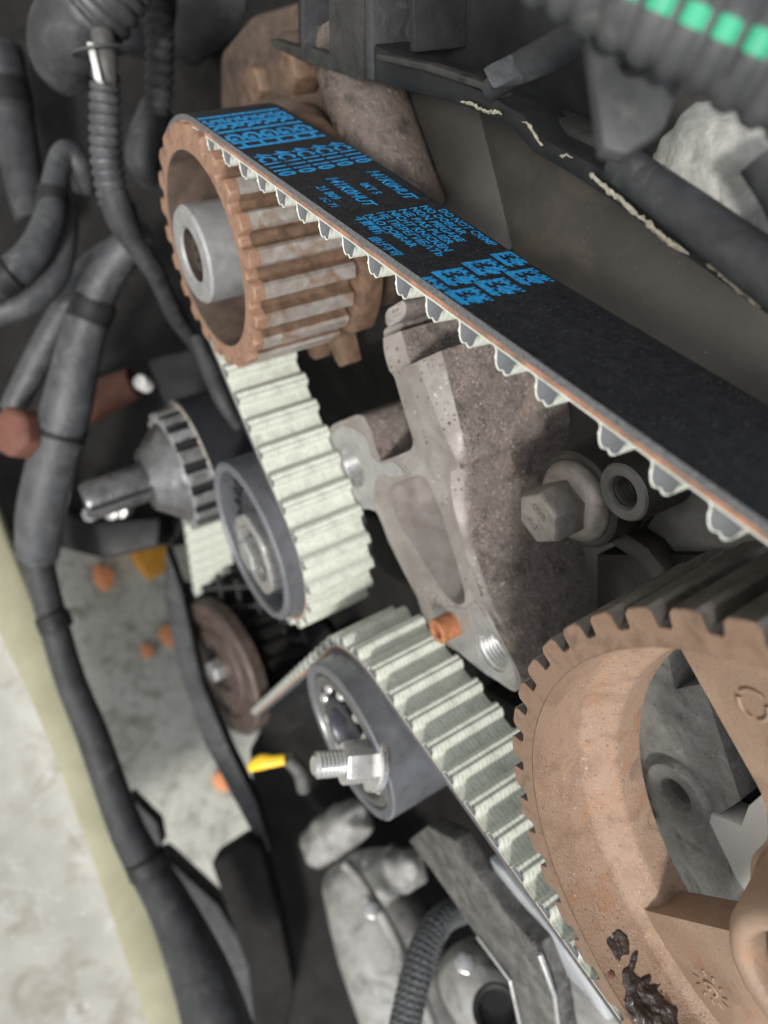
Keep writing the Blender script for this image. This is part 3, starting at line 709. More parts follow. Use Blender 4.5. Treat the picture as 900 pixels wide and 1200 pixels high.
mb = MB(); mb.prism([pt(x, bw, z) for x, z in P2], (0, 46, 0), [[pt(x, bw, z) for x, z in W2], circ2(h1[0], bw, h1[1], 7.4, 28), circ2(h2[0], bw, h2[1], 6.4, 28)], 0, 1, 2)
part('flange', mb, [m_castface, m_castbrown, m_castwall], brk, smooth=40, bevel=0)
for pxs, hx, hz, hr in (([(387, 509), (402, 499), (416, 502), (429, 511), (434, 532), (445, 543), (461, 540), (477, 555), (461, 559), (447, 554), (440, 566), (438, 593), (425, 597), (399, 556)], h1[0], h1[1], 7.4),
                        ([(507, 712), (530, 711), (547, 714), (558, 704), (573, 732), (600, 774), (607, 799), (600, 807), (569, 789), (538, 764), (519, 742)], h2[0], h2[1], 6.4)):
    mb = MB(); mb.prism([pt(x, bw - 0.22, z) for x, z in round_poly([bxz(p, bw) for p in pxs], 2.0, 3)], (0, 0.4, 0), [circ2(hx, bw - 0.22, hz, hr, 28)])
    part('machined_pad', mb, m_machined, brk, 'bare silver machined pad around a threaded hole', smooth=30)
# pocket floor and hole bushes
mb = MB(); c = sum((Vector((x, 0, z)) for x, z in W2), Vector()) / len(W2)
mb.prism([pt(c.x + (x - c.x) * 1.01, bw + 30, c.z + (z - c.z) * 1.01) for x, z in W2], (0, 4, 0)); part('pocket_floor', mb, m_castwall, brk)
for hx, hz, r in ((h1[0], h1[1], 7.4), (h2[0], h2[1], 6.4)):
    pr = [(r + 0.7, 0.02), (r - 0.1, 0.7)]; y = 0.9
    while y < 14: pr += [(r - 0.1, y), (r - 0.65, y + 0.5), (r - 0.65, y + 0.6), (r - 0.1, y + 1.1)]; y += 1.25
    mb = MB(); mb.lathe(pt(hx, bw - 0.3, hz), (0, 1, 0), pr + [(r - 0.6, 15), (0, 15)], 32); part('threaded_hole', mb, m_steel, brk, smooth=30)
# side body: swept back from the flange edge, with the upper boss standing proud
def lobe(pxs, w, depth, name, bev):
    mb = MB(); mb.prism([pt(x, w, z) for x, z in round_poly([bxz(p, w) for p in pxs], 1.5, 3)], (0, depth, 0), (), 0, 0); part(name, mb, [m_castbrown, m_castface], brk, smooth=45, bevel=bev)
def boss(front, proud, w, depth, name, step=2.2, amp=0.35):
    """block swept back from a front edge: chamfer facet, then a rough cast side"""
    n = len(front); rows = []
    for k in range(n):
        a, b = at(*front[k], w - 0.3), at(*proud[k], w + 2.2); r = [a + Vector((0, depth, 0)), a, a.lerp(b, 0.5), b]
        m = int(depth / 2.5)
        for q in range(1, m + 1):
            p = b + Vector((0, depth * q / m, 0)); p += (b - a).normalized() * (0.9 * math.sin(math.pi * q / m * 0.5) + amp * noise.fractal(p * 0.22, 1, 2, 4)); r.append(p)
        rows.append(r)
    mb = MB(); mb.grid(rows, 1, close_v=True); nc = len(rows[0])
    for k in range(n - 1):
        for c in (1, 2): mb.m[k * nc + c] = 0
    mb.add(rows[0], [list(range(nc))], 1); mb.add(rows[-1], [list(range(nc))[::-1]], 1)
    part(name, mb, [m_castface, m_castbrown], brk, smooth=50)
def dense(P, n=5): return [(a, b) for a, b in spline(P, n)]
boss(dense([(488, 424), (500, 455), (514, 492), (528, 524), (541, 550)]), dense([(517, 411), (526, 445), (535, 482), (543, 516), (549, 547)]), bw, 35, 'upper_boss')
boss(dense([(528, 552), (530, 585), (540, 625), (552, 668), (567, 708), (587, 748), (607, 786), (612, 806)]), dense([(545, 545), (545, 582), (551, 622), (562, 664), (576, 704), (595, 744), (612, 780), (616, 800)]), bw, 58, 'side_wall', amp=0.6)
boss(dense([(449, 396), (450, 410), (453, 424), (457, 436)]), dense([(470, 388), (474, 402), (479, 420), (486, 432)]), bw - 1, 40, 'neck', amp=0.6)
boss(dense([(453, 384), (450, 388), (450, 393), (452, 396)]), dense([(468, 376), (471, 380), (471, 384), (470, 388)]), bw + 1.5, 40, 'groove_ring', amp=0.4)
boss(dense([(455, 362), (452, 368), (452, 377), (455, 383)]), dense([(472, 352), (476, 358), (475, 368), (470, 376)]), bw, 40, 'cap', amp=0.4)
# rusty dowel pin
pb = at(531, 741, bw + 1); ptip = at(503, 742, bw - 9); ax = (pb - ptip).normalized(); L = (pb - ptip).length
ax = Vector((0, 1, 0)); ptip = at(511, 741, bw - 6.5)
mb = MB(); mb.lathe(ptip, ax, [(2.0, 3.5), (2.1, 0.4), (2.6, 0), (3.5, 0), (4.0, 0.5), (4.1, 8)], 32); mb.lathe(ptip, ax, [(0, 3.4), (2.05, 3.4)], 24)
part('dowel_pin', mb, m_pinrust, brk, 'hollow orange rusty dowel pin standing out of the flange')

# ------------------------------------------------------------------ mounting casting with bolt and threaded boss
mnt = thing('mounting_casting', 'black mounting casting with two bosses and thin arm under the belt', 'casting', at(700, 600, 50))
fb = at(668, 590, 40); 
mb = MB(); mb.lathe(Vector((fb.x, K0, fb.z)), (0, 1, 0), [(0, 42), (11.6, 42), (12.4, 42.6), (12.6, 44), (12.8, 85)], 48); part('bolt_boss', mb, m_boss, mnt)
hc = at(629, 597, 30)
bolt = thing('flange_bolt', 'hex flange bolt with shade in its colour, screwed into the black boss', 'bolt', Vector((fb.x, K0 + 30, fb.z)))
mb = MB(); hex_prism(mb, Vector((fb.x, K0 + 29.5, fb.z)), (0, 1, 0), 7.2, 10, ph=0.25, chamfer=0.12); part('head', mb, m_bolt, bolt, bevel=0.25)
mb = MB(); mb.lathe(Vector((fb.x, K0, fb.z)), (0, 1, 0), [(6.0, 38.2), (8.0, 38.6), (9.6, 40.0), (10.4, 41.2), (10.4, 42)], 48); part('flange', mb, m_bolt, bolt)
for body, dz in (('OVR', 1.4), ('A-2', -3.2)):
    vs, fs = text_mesh(body, 2.4); cxm = sum(v.x for v in vs) / len(vs)
    rt = cam_dir(0.80, 0.25, 0); rt.y = 0; rt.normalize(); upv = Vector((-rt.z, 0, rt.x));
    if upv.dot(cam_dir(0, -1, 0)) < 0: upv = -upv
    mb = MB(); mb.add([Vector((fb.x, K0 + 29.42, fb.z)) + rt * (v.x - cxm) + upv * (v.y + dz) for v in vs], fs); part('head_mark', mb, m_ring, bolt, smooth=0)
tb = at(731, 577, 41)
mb = MB(); mb.lathe(Vector((tb.x, K0, tb.z)), (0, 1, 0), [(3.5, 42), (3.9, 40.8), (4.2, 40.5), (6.3, 40.5), (6.8, 41.0), (6.8, 41.2)], 48); part('threaded_boss', mb, m_ring, mnt)
pr = [(3.6, 41.5)]; y = 42
while y < 52: pr += [(3.55, y), (3.05, y + 0.5), (3.55, y + 1.0)]; y += 1.0
mb = MB(); mb.lathe(Vector((tb.x, K0, tb.z)), (0, 1, 0), pr + [(0, 53)], 32); part('thread', mb, m_boss, mnt, smooth=25)
mb = MB(); mb.lathe(Vector((tb.x, K0, tb.z)), (0, 1, 0), [(6.9, 41.2), (7.2, 42), (8, 60), (9, 90)], 40); part('boss_sleeve', mb, m_boss, mnt)
mb = MB(); A, v = slab([(655, 545), (735, 505), (790, 560), (740, 640), (700, 630), (668, 632)], 52, 20); mb.prism(A, v); part('web_plate', mb, m_boss, mnt, bevel=1.5)
mb = MB(); A, v = slab([(690, 622), (712, 612), (758, 642), (778, 668), (775, 690), (758, 676), (742, 656)], 48, 8); mb.prism(A, v); part('arm', mb, m_boss, mnt, bevel=1)
mb = MB(); A, v = slab([(752, 612), (800, 560), (960, 540), (960, 700), (800, 700), (770, 664)], 54, 6); mb.prism(A, v); part('lower_plate', mb, m_ring, mnt, bevel=1.5)  # lighter plate added to brighten the area shaded by the belt
mb = MB(); A, v = slab([(680, 640), (716, 632), (748, 668), (760, 700), (700, 720)], 64, 6); mb.prism(A, v); part('lower_plate', mb, m_ring, mnt, bevel=1.5)

# ------------------------------------------------------------------ plates behind the belt
rc = thing('rear_cover', 'smooth dark brown cover plate leaning behind the printed belt', 'cover', at(700, 300, 66))
mb = MB(); A = [at(462, 108, 60), at(545, 60, 66), at(600, 290, 66), at(560, 330, 62), at(505, 235, 60)]; mb.prism(A, (0, 3, 0)); part('side_panel', mb, m_coverplate, rc, smooth=30, bevel=0.6)
mb = MB(); A = [at(542, 60, 66), at(720, 20, 68), at(1080, 260, 68), at(1080, 720, 68), at(640, 720, 68), at(590, 400, 66), at(600, 292, 66)]; mb.prism(A, (0, 3, 0)); part('main_panel', mb, m_coverplate, rc, smooth=30, bevel=0.6)

hd = thing('cylinder_head', 'grey cylinder head face with oval port seen through the sprocket window', 'engine part', at(790, 930, 44))
hb_ = at(786, 936, 40)
mb = MB(); A = [at(x, y, 44) for x, y in [(690, 740), (775, 742), (792, 808), (824, 801), (868, 938), (842, 955), (852, 1010), (866, 1060), (870, 1110), (700, 1110), (660, 900)]]  # top notch is the spoke's cast shadow cut out as shape
mb.prism(A, (0, 30, 0), [[Vector((hb_.x + 3.6 * math.cos(a), K0 + 44, hb_.z + 3.6 * math.sin(a))) for a in [2 * math.pi * k / 32 for k in range(32)]]]); part('face', mb, m_plate, hd, smooth=35)
mb = MB(); mb.lathe(Vector((hb_.x, K0, hb_.z)), (0, 1, 0), [(3.6, 52), (4.0, 43), (4.6, 41.8), (5.2, 41.5), (8.4, 41.5), (9.0, 42.2), (9.4, 44.2)], 48); part('port_ring', mb, m_plate, hd)
mb = MB(); mb.lathe(Vector((hb_.x, K0, hb_.z)), (0, 1, 0), [(0, 52), (3.7, 51.9)], 32); part('port_floor', mb, m_castface, hd)
mb = MB(); A = [at(x, y, 52) for x, y in [(700, 650), (1000, 650), (1000, 1150), (700, 1150)]]; mb.prism(A, (0, 20, 0)); part('rear_face', mb, m_engine, hd)
mb = MB(); A = [at(x, y, 43) for x, y in [(824, 950), (868, 968), (876, 945), (896, 928), (930, 960), (930, 1080), (876, 1050), (862, 1030)]]; mb.prism(A, (0, 8, 0)); part('lit_lug', mb, m_whitemetal, hd, smooth=30, bevel=0.5)  # sunlit look of the lug comes from its near-white colour
mb = MB()
for k in range(5):
    A = [at(x + k * 6, y + k * 21, 41.5) for x, y in [(716, 872), (726, 866), (738, 880), (730, 886)]]; mb.prism(A, (0, 4, 0))
part('cast_lettering', mb, m_plate, hd, bevel=0.5)

cp = MB(); P, R = [at(405, 40, 48), at(425, 105, 48), at(450, 175, 48), at(478, 250, 48)], [11, 11, 11, 11]
cp.tube(P, R, 24); solo('cast_pipe', cp, MAT('dark_rough_cast', [(0.035, 0.028, 0.024), (0.13, 0.105, 0.09), (0.065, 0.05, 0.043)], 6, 0.6, 0.1, 1.0, 1.4, specks=[((0.30, 0.26, 0.22), 1.0, 0.64)], patch=((0.16, 0.12, 0.095), 9, 0.60)), 'rough brown cast pipe dropping behind the printed belt', 'pipe', smooth=60)

pf = thing('pump_housing', 'rusty brown pump housing with two nuts above the small pulley', 'housing', at(320, 110, 60))
mb = MB(); A, v = slab([(255, 60), (290, 18), (350, 0), (400, 60), (400, 150), (330, 180), (255, 150)], 60, 30); mb.prism(A, v); part('body', mb, m_pumpdark, pf, bevel=4)
mb = MB(); c = at(330, 92, 50); mb.lathe(Vector((c.x, K0, c.z)), (0, 1, 0), [(0, 50), (11, 50), (13, 53), (13, 62)], 40); part('boss', mb, m_pumpdark, pf)
for px, py in ((335, 85), (295, 100)):
    mb = MB(); hex_prism(mb, at(px, py, 46), (0, 1, 0), 6.5, 9); part('nut', mb, m_slot, pf, bevel=0.5)
mb = MB(); pts_ = [at(x, y, 52) for x, y in spline([(300, 125), (345, 135), (372, 160), (385, 200)], 8)]; mb.tube(pts_, 6, 14); part('pipe', mb, m_pumpdark, pf)

# ------------------------------------------------------------------ black plastic cover at the top
cv = thing('plastic_cover', 'black ribbed plastic cover with peeling foam strip along its edge', 'cover', at(600, 150, 40))
def sweep(pxs, w, hp, thick, name, mat, bev=0.8, jitter=0):
    """a bar lying along the pixel polyline, hp px high, going back thick mm"""
    top, bot = [], []
    for i, (x, y) in enumerate(pxs):
        a, b = pxs[max(0, i - 1)], pxs[min(len(pxs) - 1, i + 1)]; d = Vector((b[0] - a[0], b[1] - a[1])).normalized(); n = Vector((d.y, -d.x))
        h = hp[i] if isinstance(hp, list) else hp
        j = random.uniform(-jitter, jitter); top.append(at(x + n.x * (h + j), y + n.y * (h + j), w)); bot.append(at(x, y, w))
    mb = MB(); mb.prism(bot + top[::-1], (0, thick, 0)); return part(name, mb, mat, cv, smooth=35, bevel=bev)
edge = [(424, 92), (470, 106), (520, 118), (560, 132), (600, 152), (625, 180), (670, 206), (720, 240), (800, 300), (900, 372), (1000, 440)]
sweep(edge, 34, [42, 36, 30, 26, 22, 20, 24, 28, 34, 40, 44], 10, 'edge_strip', m_black, 0.8, 1.5)
sweep([(440, 70), (500, 84), (560, 104), (585, 116)], 32, [7, 9, 9, 5], 3, 'chalky_lip', m_blackrough, 0.3, 2)
mb = MB(); A = [at(x, y, 35) for x, y in [(351, -60), (352, 57), (315, 46), (320, 55), (352, 71), (424, 95), (427, -60)]]
mb.prism(A, (0, 4, 0), [[at(x, y, 35) for x, y in [(359, -50), (385, -50), (385, 64), (361, 55)]]]); part('front_panel', mb, m_blackrough, cv, bevel=0.3)
mb = MB(); A = [at(x, y, 44) for x, y in [(352, -60), (398, -60), (398, 80), (352, 66)]]; mb.prism(A, (0, 2, 0)); part('inner_panel', mb, m_cable, cv, bevel=0.3)  # lit tone of the pocket painted with a lighter grey
for x0, x1, x2, y2 in ((351, 355, 1, 68), (426, 434, 3, 95), (476, 482, 4, 62)):
    mb = MB(); A = [at(x, y, 33.5) for x, y in [(x0, -60), (x1, -60), (x1 + x2, y2), (x0 + x2, y2 - 2)]]; mb.prism(A, (0, 14, 0)); part('rib', mb, m_hose if x0 != 476 else m_black, cv, bevel=0.4)  # lit ribs painted a lighter grey than the last one
mb = MB(); A = [at(x, y, 50) for x, y in [(348, -60), (700, -60), (700, 210), (560, 120), (430, 95), (350, 60)]]; mb.prism(A, (0, 3, 0)); part('back_wall', mb, m_black, cv)
mb = MB(); A = [at(x, y, 40) for x, y in [(590, 130), (640, 135), (700, 165), (760, 200), (800, 240), (760, 260), (690, 212), (632, 178), (606, 150)]]; mb.prism(A, (0, 8, 0)); part('upper_lip', mb, m_blackrough, cv, bevel=1.5)
mb = MB(); P, R = [at(x, y, 28) for x, y in [(725, 190), (800, 245), (880, 305), (1000, 395)]], [3.0, 3.4, 3.8, 4.2]; mb.tube(P, R, 18); part('round_edge', mb, m_hose, cv, smooth=60)
mb = MB()
fp = [(540, 118, 3), (556, 124, 4), (572, 131, 4.5), (585, 132, 4), (616, 144, 4), (625, 156, 4.5), (634, 168, 3.5), (655, 182, 3), (668, 184, 3),
      (690, 202, 5), (700, 212, 6), (714, 224, 6), (727, 234, 6.5), (740, 246, 7), (755, 258, 7), (768, 270, 7), (780, 280, 7), (792, 288, 6), (840, 318, 6), (852, 328, 6), (866, 338, 7), (880, 348, 7), (894, 360, 7)]
segs_f, cur = [], []
for f in spline(fp, 6):
    if any(abs(f[0] - g) < 7 for g in (600, 645, 681, 818)):
        if len(cur) > 3: segs_f.append(cur)
        cur = []
    else: cur.append(f)
segs_f.append(cur)
for sf in segs_f:
    mb = MB(); P = [at(x, y, 33.2) for x, y, r in sf]
    R_ = [max(1.5, r) * 0.085 * (0.25 if k in (0, len(sf) - 1) else 1) for k, (x, y, r) in enumerate(sf)]
    mb.tube(P, R_, 12, flat=0.6); mb.v = [v + Vector((noise.noise(v * 1.3), 0.5 * noise.noise(v * 1.3 + Vector((9, 0, 0))), noise.noise(v * 1.3 + Vector((0, 9, 0))))) * 0.55 for v in mb.v]
    part('foam_strip', mb, m_foam, cv, 'cream foam remnant peeling along the black edge', smooth=80)
mb = None
mb = MB(); mb.tube([at(x, y, 30) for x, y in [(575, 105), (600, 84), (650, 60), (700, 30)]], [2, 2.6, 3.0, 3.0], 14); part('clip_rod', mb, m_hose, cv, smooth=60)
mb = MB(); c = at(603, 82, 28); mb.box(c, cam_dir(1, -0.5, 0).normalized() * 2.8, (0, 3, 0), cam_dir(0.5, 1, 0).normalized() * 2.2); part('clip', mb, m_cable, cv, bevel=0.5)

# white crumpled insulation
mb = MB(); mb.blob(at(842, 200, 42), 9, 7, 11, 0.25, 0.16, 4, seed=5); mb.blob(at(872, 236, 42), 7, 6, 7, 0.25, 0.16, 4, seed=8)
solo('insulation_lump', mb, m_foamwhite, 'crumbling white insulation lump at the right behind the black edge', 'insulation', smooth=80)

# big corrugated conduit, top right, close to the lens
cd = thing('ribbed_conduit', 'large blurred grey ribbed conduit with green dashed stripe at top right', 'conduit', atz(800, 40, 92))
P, R = hose_pts([(560, -85, 80, 44), (660, -42, 80, 49), (760, 4, 78, 56), (860, 48, 77, 64), (960, 92, 76, 74)], 14)
P, R = corrugate(P, R, 3.4, 0.35); mb = MB(); mb.tube(P, R, 36); part('tube', mb, m_conduit, cd, smooth=50)
mb = MB()
segp = []
for i in range(len(P)):
    tow = (Vector((0, 0, CAM_H)) - P[i]).normalized() + cam_dir(0.1, -0.1, 0); d = (P[min(i + 1, len(P) - 1)] - P[max(i - 1, 0)]).normalized(); side = (tow - d * tow.dot(d)).normalized(); oth = d.cross(side)
    segp.append([P[i] + (side * math.cos(a) + oth * math.sin(a)) * (R[i] + 0.08) for a in (-0.18, -0.09, 0, 0.09, 0.18)])
for i in range(0, len(segp) - 6, 8):
    mb.grid(segp[i + 1:i + 8], 0)
part('stripe', mb, m_green, cd, smooth=60)
mb = MB(); A = [atz(x, y, 86) for x, y in [(690, 40), (770, 60), (800, 95), (778, 150), (735, 180), (708, 172)]]; mb.prism(A, cam_dir(0, 0, 3), [[atz(742 + 16 * math.cos(a), 78 + 12 * math.sin(a), 86) for a in [2 * math.pi * k / 20 for k in range(20)]]]); part('clip_tab', mb, m_conduit, cd, bevel=0.6)
P, R = hose_pts([(900, 180, 100, 34), (935, 240, 100, 34), (960, 330, 100, 34)], 8); mb = MB(); mb.tube(P, R, 20)
solo('black_hose', mb, m_hose, 'black hose end at the right edge beside the white insulation', 'hose', smooth=60)

# ------------------------------------------------------------------ top-left hoses and wiring
cd2 = thing('ribbed_conduit', 'grey ribbed conduit with thin green line bending down at top left', 'conduit', atz(110, 30, 270))
P, R = hose_pts([(150, -60, 262, 46), (120, -5, 265, 44), (100, 22, 268, 42)], 10); P, R = corrugate(P, R, 4.0, 0.7); mb = MB(); mb.tube(P, R, 32); part('tube', mb, m_conduit, cd2, smooth=50)
mb = MB(); tow = cam_dir(-0.25, -0.1, -1)
seg = []
for i in range(len(P)):
    d = (P[min(i + 1, len(P) - 1)] - P[max(i - 1, 0)]).normalized(); side = (tow - d * tow.dot(d)).normalized(); oth = d.cross(side)
    seg.append([P[i] + (side * math.cos(a) + oth * math.sin(a)) * (R[i] + 0.15) for a in (-0.06, 0.06)])
mb.grid(seg); part('stripe', mb, m_green, cd2)
mb = MB(); P, R = hose_pts([(104, 10, 270, 47), (84, 40, 274, 46), (78, 66, 280, 40), (92, 88, 288, 30)], 8); mb.tube(P, R, 26); part('sleeve', mb, m_hose, cd2, smooth=60)
cl = thing('wiring_clip', 'round washer shaped clip with pale connector on the thin conduit', 'clip', atz(120, 60, 262))
nrm = cam_dir(-0.15, -1, -0.42).normalized(); mb = MB(); mb.lathe(atz(119, 60, 262), nrm, [(0, 0.8), (9.2, 0.4), (10.2, 0), (10.2, -0.5), (0, -0.3)], 40); part('washer', mb, m_cable, cl)
mb = MB(); mb.tube([atz(120, 40, 262), atz(124, 72, 262), atz(125, 98, 264)], [4.0, 4.2, 3.4], 16); part('post', mb, m_ring, cl)
mb = MB(); mb.box(atz(112, 74, 258), cam_dir(1.2, 0.2, 0), cam_dir(0, 0, 1.5), cam_dir(1.4, 6.5, 0)); part('barb', mb, m_whitemetal, cl, bevel=0.4)
cd3 = thing('thin_conduit', 'thin ribbed conduit running down from the clip to the grey pipe', 'conduit', atz(130, 180, 275))
P, R = hose_pts([(124, 84, 272, 15), (123, 130, 275, 16.5), (125, 190, 280, 17), (134, 238, 286, 17)], 10); P, R = corrugate(P, R, 3.6, 0.45); mb = MB(); mb.tube(P, R, 24); part('tube', mb, m_cable, cd3, smooth=50)
mb = MB(); P, R = hose_pts([(132, 225, 284, 18), (142, 255, 288, 18), (156, 282, 294, 14), (182, 320, 305, 12), (205, 370, 330, 10), (228, 400, 350, 9)], 8); mb.tube(P, R, 18); part('taped_end', mb, m_hose, cd3, smooth=60)
cd4 = thing('thin_conduit', 'short dark ribbed conduit beside the top left sleeve', 'conduit', atz(186, 80, 300))
P, R = hose_pts([(176, -30, 300, 17), (186, 30, 302, 16), (187, 90, 306, 15), (183, 132, 312, 14)], 8); P, R = corrugate(P, R, 4.2, 0.5); mb = MB(); mb.tube(P, R, 22); part('tube', mb, m_hose, cd4, smooth=50)
mb = MB(); P, R = hose_pts([(165, -50, 330, 40), (165, 10, 330, 40), (160, 62, 335, 30)], 8); mb.tube(P, R, 22); part('boot', mb, m_hose, cd4, smooth=60)

def hose(name, label, pts, mat, cat='hose', seg=18, group=None):
    P, R = hose_pts(pts, 10); mb = MB(); mb.tube(P, R, seg); return solo(name, mb, mat, label, cat, group, smooth=70)
hose('dark_hose', 'dark hose looping behind the conduits toward the pulley', [(185, 128, 330, 20), (172, 165, 330, 22), (168, 190, 332, 20), (178, 212, 340, 14)], m_hose)
hose('dark_hose', 'thick dark hose crossing the top edge beside the rusty housing', [(215, 40, 380, 34), (260, 10, 360, 32), (310, -30, 340, 30)], m_hose)
hose('grey_hose', 'bent grey hose making an upside down bend at the left', [(-30, 345, 300, 21), (28, 308, 305, 19), (56, 262, 310, 17), (66, 205, 315, 14), (78, 180, 318, 15), (94, 196, 322, 14), (98, 222, 330, 12)], m_cable)
hose('grey_hose', 'lower grey hose running left from the bend', [(-30, 374, 312, 16), (30, 354, 315, 16), (62, 322, 320, 18), (76, 280, 322, 14), (80, 240, 326, 12)], m_cable)
hose('grey_pipe', 'large grey pipe sweeping from the taped end down the left side', [(170, 270, 320, 14), (148, 290, 325, 20), (118, 335, 330, 22), (96, 400, 335, 25), (80, 470, 340, 28), (62, 540, 350, 28), (48, 600, 360, 27), (44, 650, 372, 24)], m_cable, 'pipe')
hose('grey_pipe', 'thinner grey pipe branching beside the large grey pipe', [(150, 280, 340, 10), (105, 310, 345, 12), (72, 370, 350, 16), (40, 430, 355, 16), (14, 480, 360, 14)], m_cable, 'pipe')
hose('dark_pipe', 'vertical dark pipe in shadow at the left edge', [(0, 60, 420, 26), (20, 170, 420, 24), (40, 260, 420, 20)], m_hose, 'pipe')
hose('black_cable', 'black cable hanging between the grey pipe and the small pulley', [(150, 240, 380, 8), (170, 300, 380, 8), (205, 360, 385, 8), (235, 420, 390, 8)], m_black, 'cable')
hose('rusty_bar', 'red rusty bar crossing behind the large grey pipe', [(60, 492, 420, 22), (110, 470, 415, 22), (158, 448, 410, 18)], m_redrust, 'bar')
def band(owner, x, y, z, dx, dy, r, L=7):
    mb = MB(); c = atz(x, y, z); d = (atz(x + dx, y + dy, z) - c).normalized(); rr = r * z / F_PX
    mb.lathe(c - d * L / 2, d, [(rr * 0.98, 0), (rr * 1.05, 0.4), (rr * 1.07, L * 0.45), (rr * 1.045, L * 0.55), (rr * 1.05, L - 0.4), (rr * 0.98, L)], 28); part('tape_band', mb, m_black, owner)
for nm, args in (('grey_pipe', (107, 365, 332.5, -24, 65, 24, 11)), ('grey_pipe', (71, 505, 345, -18, 70, 28, 9)), ('grey_hose', (61, 233, 312.5, 10, -57, 16, 8)), ('grey_hose', (5, 325, 302, 30, -20, 20, 8)), ('dark_pipe', (10, 115, 420, 20, 110, 25, 14))):
    band(bpy.data.objects[nm], *args)
mb = MB(); hex_prism(mb, atz(8, 505, 330), cam_dir(0.3, 0, 1), 12, 20); solo('rusty_nut', mb, m_redrust, 'blurred red rusty nut at the left edge', 'nut', bevel=2)
mb = MB(); mb.lathe(atz(163, 447, 395), cam_dir(0.2, 0.1, 1), [(0, 0), (3.6, 0), (4.1, 1), (4.1, 8)], 24); solo('bolt_glint', mb, m_whitemetal, 'small near-white disc painted as a bolt highlight in the dark bay', 'pin')  # white end stands in for the highlight on a bolt
mb = MB(); mb.prism([atz(x, y, 400) for x, y in [(170, 420), (262, 400), (300, 520), (268, 545), (262, 600), (228, 560), (196, 486)]], cam_dir(0, 0, 25)); solo('black_shield', mb, m_black, 'black shield between the crank sprocket and belt run', 'shield', bevel=3)
mb = MB(); mb.prism([atz(x, y, 425) for x, y in [(60, 590), (100, 612), (188, 606), (186, 640), (120, 655), (60, 640)]], cam_dir(0, 0, 25)); solo('dark_bracket', mb, m_black, 'dark oily bracket under the crank shaft', 'bracket', bevel=3)
for i, (px, py) in enumerate([(103, 604), (128, 602), (140, 600)]):
    mb = MB(); mb.lathe(atz(px, py, 408), cam_dir(0.1, -0.3, 1), [(0, 0), (3.6, 0.4), (4.4, 2), (4.4, 9)], 20)
    solo('oily_bolt', mb, m_steel, ['left', 'middle', 'right'][i] + ' one of three oily bolt heads below the crank shaft', 'bolt', 'oily bolts below the crank shaft')
mb = MB(); P, R = hose_pts([(230, 395, 300, 8), (245, 430, 300, 11), (262, 470, 300, 10), (280, 500, 305, 7)], 8); mb.tube(P, R, 14); solo('cover_edge', mb, m_hose, 'grey edge of a cover beside the toothed belt run', 'cover', smooth=60)

# black ribbed lower cover and pump surroundings
rb = thing('ribbed_cover', 'black ribbed plastic cover beneath the idler roller', 'cover', atz(300, 720, 360))
mb = MB(); mb.prism([atz(x, y, 452) for x, y in [(205, 690), (262, 655), (330, 690), (385, 735), (420, 800), (330, 870), (250, 790)]], cam_dir(0, 0, 30)); part('panel', mb, m_engine, rb, bevel=2)
mb = MB()
for k in range(5):
    mb.tube([atz(255 + 22 * k, 672 + 8 * k, 440), atz(272 + 22 * k, 770 - 4 * k, 440)], 1.7, 8)
for k in range(4):
    mb.tube([atz(242 + 8 * k, 690 + 24 * k, 440), atz(356, 690 + 22 * k - 8, 440)], 1.7, 8)
part('rib', mb, m_black, rb, smooth=60)
mb = MB(); mb.prism([atz(x, y, 440) for x, y in [(194, 640), (212, 690), (236, 800), (270, 880), (300, 940), (318, 1000), (306, 996), (270, 930), (240, 872), (208, 780), (192, 700)]], cam_dir(0, 0, 14))
solo('pump_back_plate', mb, m_hose, 'thin dark plate edge curving below the brown pump wheel', 'plate', bevel=1)
mb = MB(); P, R = hose_pts([(292, 900, 345, 5), (306, 893, 343, 9), (320, 892, 342, 7), (334, 890, 341, 6)], 6); mb.tube(P, R, 14, flat=0.6); solo('dipstick_handle', mb, m_yellow, 'small yellow dipstick handle below the pump wheel', 'handle', smooth=60)
mb = MB(); P, R = hose_pts([(336, 888, 345, 8), (352, 905, 350, 9), (356, 925, 355, 8)], 6); mb.tube(P, R, 14); solo('grey_plug', mb, m_ring, 'grey plug beside the yellow dipstick handle', 'plug', smooth=60)

# ------------------------------------------------------------------ lower castings, hose, strap
al = thing('alternator', 'pale grey cast alternator housing at the bottom beneath the tensioner', 'alternator', at(430, 1200, 40))
P, R = hose_pts([(408, 1004, 436, 12), (412, 1016, 434, 36), (424, 1044, 430, 46), (450, 1100, 424, 58), (488, 1190, 414, 64), (522, 1275, 404, 66)], 8)
mb = MB(); mb.tube(P, R, 40); part('housing', mb, m_silver, al, smooth=60)
mb = MB()
pr_ = [(404, 1012, 392, 6), (424, 1034, 386, 6), (455, 1086, 376, 7), (486, 1150, 366, 7), (516, 1230, 356, 8)]
P, R = hose_pts(pr_, 8); mb.tube(P, R, 12); part('rib', mb, m_silver, al, smooth=60)
mb = MB(); A, v = slab([(318, 1085), (345, 1078), (400, 1150), (412, 1230), (350, 1230)], 14, 30); mb.prism(A, v); part('side_leg', mb, m_silver, al, bevel=2)
def lug(pts):
    P, R = hose_pts(pts, 8); mb = MB(); mb.tube(P, R, 28)
    mb.v = [v + Vector((noise.noise(v * 0.11), noise.noise(v * 0.11 + Vector((7, 0, 0))), noise.noise(v * 0.11 + Vector((0, 7, 0))))) * 3.2 for v in mb.v]
    part('ear', mb, m_silver, al, smooth=80)
lug([(362, 1006, 440, 10), (372, 996, 438, 22), (392, 976, 432, 25), (420, 958, 426, 21), (434, 950, 424, 9)])
